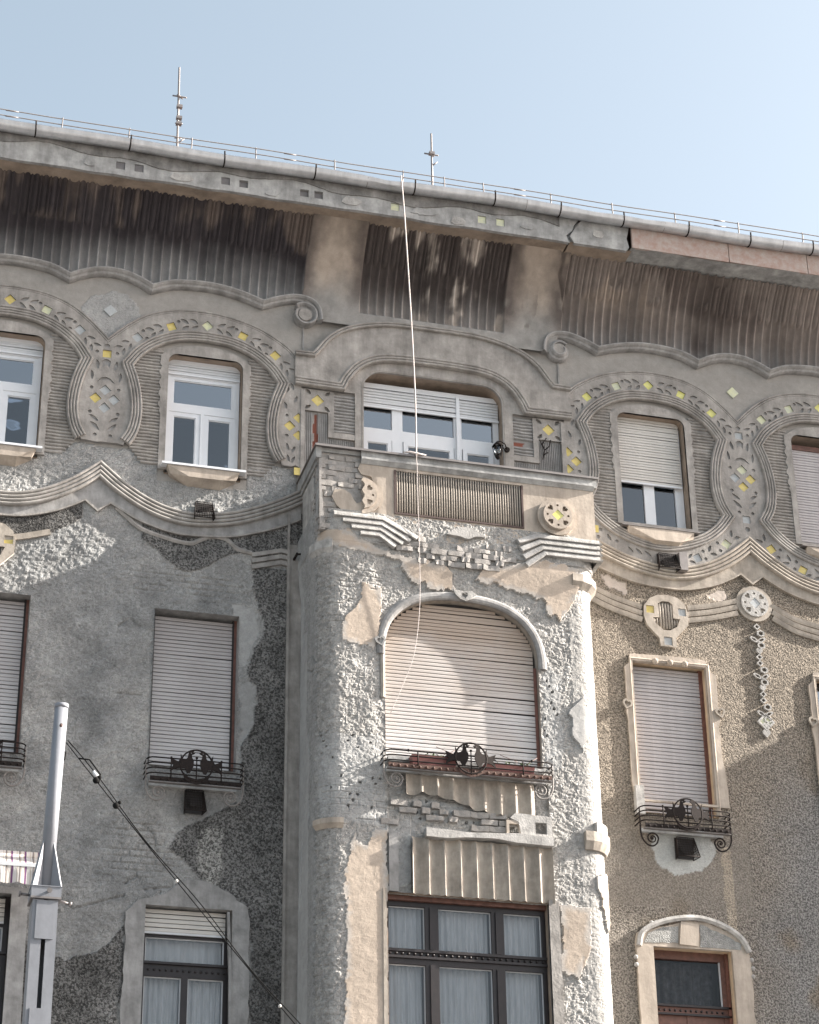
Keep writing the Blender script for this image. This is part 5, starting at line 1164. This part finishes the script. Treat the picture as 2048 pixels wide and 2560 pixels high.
# lower left window
for a, b, top_, lb in ((-3.83,-2.75,9.86,'dark wooden window with a half open shutter box, below the left iron railing'), (-6.59,-5.46,9.87,'dark window under the striped awning')):
    w = new_win(lb); Y = .12
    shutter(w, a+.02, b-.06, 9.555, top_-.01, Y-.03, .058, M_slatp); bars(w, [(a+.02,b-.06,9.53,9.555)], M_slatw, Y-.035, Y-.01, 'end_rail')
    bars(w, [(a,a+.04,7.3,top_),(b-.06,b,7.3,top_),(a+.04,b-.06,9.50,9.53),(a+.04,b-.06,9.01,9.19)], M_wood, Y, Y+.09); m_ = (a+b)/2
    bars(w, [(m_-.04,m_+.04,7.3,9.01)], M_wood, Y, Y+.08, 'mullion'); bars(w, [(a,b,9.16,9.19)], M_wood, Y-.03, Y-.001, 'transom_mould')
    for p_, q_, z0, z1 in ((a+.04,b-.06,9.19,9.50),(a+.04,m_-.04,7.3,9.01),(m_+.04,b-.06,7.3,9.01)):
        bars(w, [(p_,p_+.014,z0,z1),(q_-.014,q_,z0,z1),(p_+.014,q_-.014,z1-.014,z1)], M_slatw, Y+.03, Y+.06, 'bead'); pane(w, p_, q_, z0, z1, Y+.045, M_glassw); curtain(w, p_, q_, z0-.02, z1+.02, Y+.16, 7)
    room(w, a, b, 7.3, top_, Y+.22)
    g = MB()
    for k in range(14): g.sphere((a+.09+.072*k, Y-.004, 9.09), .016, 6, 4)
    g.build('carved_band', M_wood, w, kind='stuff')
for a, b, lb in ((2.80,3.90,'brown wooden window with dark curtain at the lower right'), (5.61,6.69,'window beyond the right picture edge')):
    w = new_win(lb); Y = .14
    bars(w, [(a,a+.06,7.3,9.77),(b-.10,b,7.3,9.77),(a+.06,b-.10,9.66,9.77),(a+.06,b-.10,8.93,9.06)], M_brownwood, Y, Y+.09); bars(w, [(a,b,9.03,9.06),(a,b,8.92,8.945)], M_wood, Y-.03, Y-.001, 'transom_mould'); bars(w, [(b-.04,b,7.3,9.77)], M_woodr, Y-.03, Y, 'outer_bead')
    m_ = (a+b)/2-.02; bars(w, [(m_-.05,m_+.05,7.3,8.93)], M_brownwood, Y, Y+.08, 'mullion')
    bars(w, [(a+.06,m_-.05,8.80,8.93),(m_+.05,b-.10,8.80,8.93)], M_brownwood, Y+.01, Y+.07, 'shutter_rail')
    pane(w, a+.06, b-.10, 9.06, 9.66, Y+.04, M_glassw); bars(w, [(b-.115,b-.10,9.06,9.66)], M_slatw, Y+.02, Y+.05, 'bead'); pane(w, a+.06, m_-.05, 7.3, 8.80, Y+.04, M_glassw); pane(w, m_+.05, b-.10, 7.3, 8.80, Y+.04, M_glassw)
    for p_ in w.children:
        if p_.name.startswith('pane'): p_.data.materials[0] = M_glassl
    cu_o = curtain(w, a+.06, b-.10, 9.0, 9.7, Y+.3, 8, .03); cu_o.data.materials[0] = mat('dark_lace', (.13,.13,.14), .9, scale=14, var=.5)
    room(w, a, b, 7.3, 9.77, Y+.1, 1.2)
    g = MB()
    for k in range(13): g.sphere((a+.10+.073*k, Y-.004, 8.985), .018, 6, 4)
    g.build('carved_band', M_wood, w, kind='stuff')

# ------------------------------------------------------------------ wrought iron window railings with two birds
bird_o = [(-.02,-.13),(.02,-.125),(.05,-.07),(.075,-.02),(.075,.05),(.05,.10),(.045,.14),(.075,.15),(.10,.175),(.065,.175),(.075,.195),(.035,.20),(.0,.185),(-.01,.14),(-.015,.10),(-.04,.075),(-.08,.065),(-.12,.16),(-.12,.085),(-.15,.04),(-.22,.07),(-.27,.09),(-.24,.03),(-.28,.0),(-.22,-.01),(-.25,-.06),(-.27,-.11),(-.19,-.06),(-.11,-.05),(-.05,-.06)]
bird_me = curve_mesh('bird', [bird_o, ngon(.035, .165, .008, 6)], .012); bird_me.transform(Matrix.Rotation(PI/2, 4, 'X')); bird_me.materials.clear(); bird_me.materials.append(M_iron)
def spiral(cx, cz, r0, r1, turns, a0, y, sg=1, n=44):
    return [(cx+sg*(r0+(r1-r0)*k/n)*math.cos(a0+turns*2*PI*k/n), y, cz+(r0+(r1-r0)*k/n)*math.sin(a0+turns*2*PI*k/n)) for k in range(n+1)]
def railing(cx, hw, zt, zb_, yw, proj, label, big=False, scroll_m=M_ironp, bar_m=M_iron, bird_m=None):
    r_ = empty('window_railing', (cx, yw, 0), B); r_['label'] = label; F = -proj; sc = 1.0
    for k in range(4 if not big else 3):
        z = zt-(zt-zb_-.02)*k/(3 if not big else 2)*.9; g = MB(); c_ = .10
        pts = [(-hw,0,z),(-hw,F+c_,z)]+[(-hw+c_-c_*math.cos(a), F+c_-c_*math.sin(a), z) for a in (PI/8,PI/4,3*PI/8)]+[(-hw+c_,F,z),(hw-c_,F,z)]+[(hw-c_+c_*math.sin(a), F+c_-c_*math.cos(a), z) for a in (PI/8,PI/4,3*PI/8)]+[(hw,F+c_,z),(hw,0,z)]
        g.tube(pts, .009, 6); g.build('rail', bar_m, r_)
    for s2 in (-1, 1):
        g = MB(); g.tube([(s2*(hw-.3 if not big else hw-.42), F, zt), (s2*(hw-.3 if not big else hw-.42), F-.01, zb_-.02)], .009, 6); g.tube([(s2*(hw-.3), F-.0, zt+.02),(s2*(hw-.3),F,zt-.01)], .014, 6); g.build('upright', bar_m, r_)
        g = MB(); a_ = spiral(s2*(hw-.13), zb_-.17, .11, .012, 2.1, -PI*.1 if False else 0, F+.09, s2)
        arm = [(s2*hw, F+.09, zt-.0), (s2*hw, F+.09, zb_)]; g.tube(arm, .010, 6)
        conn = [(s2*hw, F+.09, zb_), (s2*(hw+.0), F+.09, zb_-.10), (s2*(hw-.02), F+.09, zb_-.19), (s2*(hw-.08), F+.09, zb_-.265), (s2*(hw-.16), F+.09, zb_-.285), (s2*(hw-.22), F+.09, zb_-.245), (s2*(hw-.245), F+.09, zb_-.18)]
        cc = [(x, z) for x, y, z in conn]; cc = cr(cc, 4); g.tube([(x, F+.09, z) for x, z in cc], .011, 6)
        sp = [(s2*(hw-.16)-s2*(.085-(.075)*k/36)*math.cos(PI*2*1.8*k/36), F+.09, zb_-.18+(.085-.075*k/36)*math.sin(PI*2*1.8*k/36)) for k in range(37)]
        g.tube(sp, [.011-.004*k/36 for k in range(37)], 6); g.sphere((s2*(hw-.16), F+.09, zb_-.18), .020, 8, 5)
        g.build('scroll', scroll_m, r_)
    g = MB(); g.box(-hw+.04, hw-.04, F+.0, F+.012, zb_-.055, zb_+.0)
    n_ = int(hw*2/.09)
    for k in range(n_): x = -hw+.09+(2*hw-.18)*k/(n_-1); g.sphere((x, F-.005, zb_-.035), .017, 8, 5)
    g.build('studded_band', M_rust if big else bar_m, r_)
    g = MB(); g.box(-hw+.03, hw-.03, F+.013, F+.075, zb_-.070, zb_-.060); g.build('tray', M_zincm, r_)
    g = MB(); g.box(-hw+.06, hw-.06, -.06, -.0, zb_-.05, zb_-.0); g.build('sill', M_conc, r_)
    R_ = .205; zc = (zt+zb_)/2+.06
    g = MB(); g.tube([(R_*math.cos(2*PI*k/32), F-.015, zc-.01+R_*math.sin(2*PI*k/32)) for k in range(32)], .011, 6, closed=True); g.build('ring', bar_m, r_)
    g = MB(); g.tube([(0,F-.015,zc-R_-.02),(0,F-.015,zc+.07)], .008, 6); g.sphere((0,F-.015,zc+.09), .018, 8, 5); g.build('spindle', bar_m, r_)
    lw_ = [(-.18,-.10),(-.10,-.17),(0,-.195),(.10,-.17),(.18,-.10),(.15,-.20),(.08,-.24),(0,-.26),(-.08,-.24),(-.15,-.20)]
    me = curve_mesh('ring_skirt', [[(x, z+zc) for x, z in lw_]]+[ngon(dx, zc-.225, .010, 6) for dx in (-.07, 0, .07)], .01); me.transform(Matrix.Rotation(PI/2, 4, 'X')); me.transform(Matrix.Translation((0, F-.012, 0))); me.materials.clear(); me.materials.append(M_rust if big else bar_m); link(bpy.data.objects.new('ring_skirt', me), r_)
    for s2 in (-1, 1):
        o = bpy.data.objects.new('bird', bird_me); link(o, r_); o.location = (s2*.105, F-.03, zc-.01); o.scale = (.86 if s2 < 0 else -.86, 1, .92); o.rotation_euler = (0, 0, s2*.15)
    return r_
railing(-3.30, .62, 11.69, 11.44, 0, .27, 'black wrought iron window railing with two birds, left of the bay')
railing(-6.06, .63, 11.72, 11.47, 0, .27, 'black wrought iron window railing cut by the left picture edge')
railing(3.32, .645, 11.60, 11.36, 0, .27, 'wrought iron window railing with two birds, right of the bay', scroll_m=M_iron)
railing(0, 1.11, 11.66, 11.49, -1.06, .23, 'rusty wide wrought iron railing below the arched window', big=True)

# ------------------------------------------------------------------ loose things
def planter(x0, x1, z, label, plants):
    t = empty('planter', ((x0+x1)/2, -1.19, z)); w_ = (x1-x0)/2
    tag(t, label, 'planter', 'red flower boxes in the bay railing')
    g = MB(); g.add([(-w_+.02,-.05,0),(w_-.02,-.05,0),(w_-.02,.05,0),(-w_+.02,.05,0),(-w_,-.07,.13),(w_,-.07,.13),(w_,.07,.13),(-w_,.07,.13),(-w_+.015,-.055,.13),(w_-.015,-.055,.13),(w_-.015,.055,.13),(-w_+.015,.055,.13),(-w_+.03,-.045,.10),(w_-.03,-.045,.10),(w_-.03,.045,.10),(-w_+.03,.045,.10)],
        [(0,3,2,1),(0,1,5,4),(1,2,6,5),(2,3,7,6),(3,0,4,7),(4,5,9,8),(5,6,10,9),(6,7,11,10),(7,4,8,11),(8,9,13,12),(9,10,14,13),(10,11,15,14),(11,8,12,15),(12,13,14,15)]); g.build('box', M_planter, t)
    g = MB()
    for k in range(plants):
        x = random.uniform(-w_*.8, w_*.8); 
        for j in range(6): 
            p = Vector((x+random.gauss(0,.025), random.gauss(0,.02), .12+random.random()*.07)); a = Vector((random.gauss(0,1),random.gauss(0,1),random.gauss(0,1))).normalized()*.02; b = Vector((random.gauss(0,1),random.gauss(0,1),random.gauss(0,1))).normalized()*.014
            g.add([p-a, p-b, p+a, p+b], [(0,1,2,3)])
    if plants: o = g.build('plant', M_leaf, t); o['kind'] = 'stuff'
    g = MB(); 
    for k in range(2): x = random.uniform(-w_*.7, w_*.7); g.tube([(x,0,.1),(x+.06,-.02,.2),(x+.17*random.choice((-1,1)),-.03,.27)], .004, 5)
    g.build('dry_stalk', M_brownwood, t)
planter(-.76, -.17, 11.50, 'dark red flower box in the left half of the bay railing', 5)
planter(.20, .86, 11.47, 'dark red flower box with greenery in the right half of the bay railing', 18)
def cage(cx, z0, z1, w_, y0, d, label):
    """wire cage over a gas heater outlet: square bars"""
    t = empty('vent_cage', (cx, y0, z0)); tag(t, label, 'vent cage'); H_ = z1-z0
    g = MB(); 
    for s2 in (-1, 1):
        for y in (-d, 0): g.tube([(s2*w_*(1 if y else .8), y, 0), (s2*w_*.8, y*.4, H_)], .007, 4)
        g.tube([(s2*w_, -d, 0),(s2*w_*.8, 0, 0)], .007, 4)
    g.tube([(-w_,-d,0),(w_,-d,0)], .008, 4); g.tube([(-w_*.8,-d*.4,H_),(w_*.8,-d*.4,H_)], .007, 4); g.build('frame', M_iron, t)
    g = MB(); n_ = 8
    for k in range(1, n_):
        q = k/n_; g.tube([(-w_+2*w_*q, -d, 0), (-w_*.8+1.6*w_*q, -d*.4, H_)], .0035, 4); zz2 = H_*q; ww = w_*(1-.2*q); yy = -d*(1-.6*q)
        g.tube([(-ww, yy, zz2),(ww, yy, zz2)], .0035, 4)
        for s2 in (-1, 1): g.tube([(s2*ww, yy, zz2),(s2*w_*.8, 0, zz2)], .0035, 4); g.tube([(s2*(w_+(w_*.8-w_)*q), -d+d*q, 0),(s2*w_*.8, -d*.4*(1-q), H_)], .0035, 4)
    g.build('wire_mesh', M_iron, t)
    g = MB(); g.cyl((0,0,H_*.5), (0,-d*.35,H_*.5), w_*.45, n=14); g.build('flue_outlet', M_dark, t)
    g = MB(); g.box(-w_*.85, w_*.85, -.012, .0, .01, H_+.01); g.build('back_plate', M_dark, t)
cage(-3.28, 11.06, 11.36, .14, -.02, .17, 'dark wire vent cage below the railing left of the bay')
cage(3.34, 10.97, 11.26, .155, -.02, .17, 'rusty wire vent cage below the railing right of the bay')
cage(-3.28, 15.20, 15.47, .14, -.02, .15, 'small wire vent cage on crumbling render under the white left window')
cage(3.38, 15.22, 15.48, .16, -.05, .15, 'rusty vent cage under the top window right of the bay')
g = MB(); g.box(3.54, 3.66, -.18, -.05, 15.22, 15.50); tag(g.build('metal_hood', M_zincm), 'bare metal hood plate beside the rusty vent cage', 'vent hood')
# lantern on the right jamb of the balcony window
t = empty('wall_lantern', (1.06, -.05, 16.88)); tag(t, 'black wall lantern beside the balcony window', 'lantern')
g = MB(); g.cyl((0,0,0), (0,-.03,0), .04, n=12); g.tube([(0,-.02,.0),(-.05,-.08,.05),(-.13,-.14,.05),(-.19,-.16,.03)], .009, 6); g.tube([(0,-.02,-.03),(-.06,-.06,-.02),(-.13,-.12,.03)], .007, 6); g.build('bracket', M_iron, t)
g = MB(); g.tube([(-.19,-.16,.03),(-.19,-.16,.0),(-.19,-.16,-.05)], [.012,.04,.085], 6); g.tube([(-.19,-.16,-.21),(-.19,-.16,-.24),(-.19,-.16,-.27)], [.045,.03,.006], 6)
for k in range(6): a = 2*PI*k/6; g.tube([(-.19+.08*math.cos(a),-.16+.08*math.sin(a),-.055),(-.19+.045*math.cos(a),-.16+.045*math.sin(a),-.21)], .005, 4)
g.build('cage', M_iron, t)
g = MB(); g.tube([(-.19,-.16,-.055),(-.19,-.16,-.21)], [.074,.040], 6); g.build('glass', glass_mat((.6,.62,.62), 1.8), t)
# dead climber twig
g = MB(); 
for pts in ([(1.60,-.05,16.80),(1.63,-.06,16.95),(1.60,-.06,17.05),(1.66,-.07,17.15)],[(1.63,-.06,16.95),(1.70,-.07,17.02),(1.72,-.08,17.12)],[(1.61,-.06,17.0),(1.57,-.07,17.08)],[(1.62,-.05,16.88),(1.68,-.07,16.92)]): g.tube(pts, .009, 5)
tag(g.build('dead_twig', M_iron), 'black dead twig clinging to the panel right of the balcony window', 'twig')
# awning at the lower left
t = empty('awning', (-6.02, 0, 10.2)); tag(t, 'purple grey striped awning rolled over the window at left', 'awning')
L_ = .86
g = MB(); g.cyl((-L_,-.42,.02), (L_-.03,-.42,.02), .055, n=14); g.build('fabric_roll', M_awn, t)
g = MB(); n_ = 60; vs = []
for k in range(n_+1):
    x = -L_+(2*L_-.05)*k/n_; 
    for y, z in ((-.45,.0),(-.60,-.13)): vs.append((x, y, z))
g.add(vs, [(i*2, i*2+2, i*2+3, i*2+1) for i in range(n_)]); g.build('canopy', M_awn, t)
g = MB(); g.box(-L_, L_-.05, -.63, -.60, -.175, -.13); g.build('front_bar', M_slatw, t)
g = MB(); vs = []
for k in range(n_+1):
    x = -L_+(2*L_-.05)*k/n_; wv = -.37-.022*abs(math.sin(x*PI/.28))
    for z in (-.17, -.27, wv): vs.append((x, -.625+.008*math.sin(x*30)*(z < -.2), z))
g.add(vs, [(i*3+k, i*3+3+k, i*3+4+k, i*3+1+k) for i in range(n_) for k in (0, 1)]); g.build('valance', M_awn, t)
g = MB(); g.tube([(L_+.03,0,.14),(L_+.03,-.40,.04),(L_-.05,-.61,-.15)], .014, 6); g.tube([(L_+.02,-.01,.18),(L_+.02,-.01,-.1)], .02, 6); g.build('arm', M_slatw, t)
# antennas
def antenna(u, z0, z1, items, label, tilt=0):
    t = empty('antenna_mast', (u, 2.0, z0)); tag(t, label, 'antenna')
    g = MB(); g.tube([(0,0,0),(tilt*.5,0,(z1-z0)*.5),(tilt,0,z1-z0)], [.02,.018,.016], 8); g.build('mast', M_zincm, t)
    for zf, kind_ in items:
        z = (z1-z0)*zf; g = MB()
        if kind_ == 'x': g.tube([(-.11,.05,z+.04),(.10,-.05,z-.04)], .013, 6); g.tube([(-.05,-.03,z),(.05,.03,z)], .02, 6)
        elif kind_ == 'c': g.box(-.045, .045, -.035, .035, z-.025, z+.025)
        elif kind_ == 'd': g.tube([(0,0,z),(.09,-.02,z+.08)], .011, 6)
        else: g.tube([(-.06,0,z),(.06,0,z+.005)], .010, 6)
        g.build('clamp', M_zincm, t)
antenna(-3.53, 22.2, 24.44, [(.74,'x'),(.65,'c'),(.55,'c'),(.50,'h'),(.50,'c'),(.33,'d'),(.37,'h'),(.25,'c')], 'tall antenna mast with many clamps at the left of the roof', -.03)
antenna(.66, 22.0, 23.92, [(.78,'x'),(.79,'c'),(.66,'d')], 'shorter antenna mast near the middle of the roof', 0)
# wire guard along the eaves
t = empty('roof_guard_fence', (0, -.7, 20.68)); tag(t, 'thin wire guard fence on posts along the eaves', 'fence')
for z, nm in ((.31,'wire'),(.21,'wire')):
    g = MB(); g.tube([(x, .005*math.sin(x*3), z+.006*math.sin(x*1.7)) for x in np.linspace(-12, 12, 60)], .008, 5); g.build(nm, M_ironp, t)
pm = MB(); pm.tube([(0,0,-.18),(0,0,.33)], .0095, 6); pme = pm.mesh('post'); pme.materials.append(M_zincm)
for x in (-8.3,-7.4,-6.55,-5.62,-4.67,-3.77,-2.82,-1.65,-.63,.01,.62,1.67,2.65,3.66,4.69,5.75,6.8,7.9): o = bpy.data.objects.new('post', pme); link(o, t); o.location = (x+.02, 0, 0); o.rotation_euler = (0, random.uniform(-.04,.04), 0)
me = bpy.data.meshes.new('joint_sleeve'); g = MB(); g.tube([(-.09,0,0),(.09,0,0)], .010, 6); me = g.mesh('joint_sleeve'); me.materials.append(M_zincm)
for x in (-6.3,-2.3,1.2,4.4):
    for z in (.31,.21): o = bpy.data.objects.new('joint_sleeve', me); link(o, t); o.location = (x, 0, z)
# cord hanging from the gutter
pts = [(-.76,-1.16,20.56),(-.76,-1.19,20.42),(-.73,-1.19,19.91),(-.69,-1.19,19.02),(-.645,-1.185,17.93),(-.61,-1.18,16.78),(-.61,-1.18,15.99),(-.60,-1.175,15.62),(-.59,-1.18,14.28),(-.60,-1.16,13.66),(-.68,-1.14,13.04),(-.85,-1.13,12.56),(-.99,-1.12,12.22)]
P3 = [Vector(p) for p in pts]; xz = cr([(p.x, p.z) for p in P3], 5); ys = np.interp([-(b) for a, b in xz], [-p.z for p in P3], [p.y for p in P3])
g = MB(); n_ = len(xz); g.tube([(a, y, b) for (a, b), y in zip(xz, ys)], [.010 if b > 15.95 else .0045 for a, b in xz], 6)
tag(g.build('hanging_cord', M_rope), 'thin white cord hanging from the gutter down past the balcony and arched shutter', 'cord')
g = MB(); g.tube([(-.80,-1.17,15.99),(-.70,-1.18,16.0),(-.58,-1.18,15.985),(-.47,-1.17,15.99)], [.006,.016,.018,.006], 6); g.tube([(-.60,-1.18,16.0),(-.62,-1.19,15.95)], .012, 5)
tag(g.build('cloth_strip', M_rope), 'white rag tied round the cord where it crosses the balcony edge', 'rag')

# ------------------------------------------------------------------ street mast and its wires
t = empty('overhead_line_mast', (-5.90, -8, -.12)); tag(t, 'light grey street mast with round top tube and gusseted collar, at left', 'mast')
Z0 = .12
g = MB(); g.tube([(0,0,7.3+Z0),(.04,0,9.06+Z0)], [.062,.059], 24); g.tube([(.04,0,9.03+Z0),(.04,0,9.07+Z0)], [.0625,.0625], 24); g.build('tube', M_mast, t)
g = MB(); g.cyl((.038,-.06,8.85+Z0), (.038,-.085,8.85+Z0), .012, n=8); g.sphere((.036,-.085,8.84+Z0), .014, 8, 5); g.build('bolt', M_rust, t)
for k in range(4):
    g = MB(); a = PI/4+k*PI/2; dx, dy = math.cos(a), math.sin(a); nx_, ny_ = -dy*.007, dx*.007
    p = [(.055,7.38),(.175,7.38),(.155,7.45),(.064,7.80)]
    g.add([(dx*r_+nx_, dy*r_+ny_, z+Z0) for r_, z in p]+[(dx*r_-nx_, dy*r_-ny_, z+Z0) for r_, z in p], [(0,1,2,3),(7,6,5,4),(0,4,5,1),(1,5,6,2),(2,6,7,3),(3,7,4,0)]); g.build('gusset', M_mast, t)
g = MB(); g.box(-.125,.125,-.125,.125,7.29+Z0,7.375+Z0); g.box(-.13,.13,-.13,.13,7.3755+Z0,7.384+Z0); g.build('collar', M_mast, t)
g = MB(); g.box(-.128,.128,-.128,.128,7.272+Z0,7.289+Z0); g.build('collar_edge', M_zincm, t)
for (p0, p1) in (((-.125,0,7.33+Z0),(-.20,0,7.335+Z0)),((.02,-.125,7.335+Z0),(.02,-.17,7.33+Z0)),((.125,.0,7.30+Z0),(.21,0,7.275+Z0))):
    g = MB(); g.cyl(p0, p1, .012, n=8); g.cyl(p1, tuple(np.array(p1)+(np.array(p1)-np.array(p0))*.2), .024, n=6); g.build('bolt', M_zincm, t)
g = MB()
for s2 in (-1, 1): g.box(s2*.105 if s2 < 0 else .018, -.018 if s2 < 0 else .105, -.105, -.093, 0, 7.27+Z0)
g.box(-.105,-.093,-.092,.105,0,7.27+Z0); g.box(.093,.105,-.092,.105,0,7.27+Z0); g.box(-.092,.092,.093,.105,0,7.27+Z0); g.build('box_column', M_mast, t)
for z0, z1 in ((6.93,7.26),(5.9,6.35),(4.6,5.0),(3.2,3.6),(1.6,2.1),(.1,.8)):
    g = MB(); g.box(-.075,.075,-.116,-.1055,z0+Z0,z1+Z0); g.build('cover_plate', M_mast, t)
# twin span wire with clamps
def wire_pt(q): 
    a = Vector((-5.80,-8,8.72)); b = Vector((-1.2,-8.0,3.75)); p = a.lerp(b, q); p.z -= .12*4*q*(1-q); return p
t2 = empty('span_wire', (-5.80,-8,8.72)); tag(t2, 'pair of dark twisted wires running down right from the mast', 'cable'); off0 = Vector((-5.80,-8,8.72))
for k, dd in enumerate((Vector((0,0,0)), Vector((.012,0,.022)))):
    g = MB(); g.tube([wire_pt(i/60)-off0+dd*(1+.6*math.sin(i*.5)) for i in range(61)], .0048, 6); g.build('wire', M_cable, t2)
for q in (.06,.10):
    g = MB(); p = wire_pt(q)-off0; g.sphere(p, .030, 8, 5); g.sphere(p+Vector((.03,0,.03)), .018, 8, 5); g.build('clamp', M_cable, t2)
g = MB(); p = [wire_pt(.025)-off0, wire_pt(.035)-off0+Vector((.05,0,.05)), wire_pt(.055)-off0+Vector((.06,0,.03)), wire_pt(.065)-off0]; g.tube([(Vector(a)) for a in p], .007, 6); g.tube([(-.03,0,-.05),(.0,0,-.10),(-.005,0,-.16),(-.04,0,-.17)], .008, 6); g.build('loop', M_cable, t2)
g = MB(); p = wire_pt(.048)-off0+Vector((.03,0,.02)); g.tube([p, p+Vector((.03,0,-.05))], [.012,.022], 8); g.build('tag', M_white, t2)
for q in (.22,.42,.55):
    g = MB(); p = wire_pt(q)-off0; g.sphere(p, .016, 6, 4); g.build('tie', M_slatp, t2)
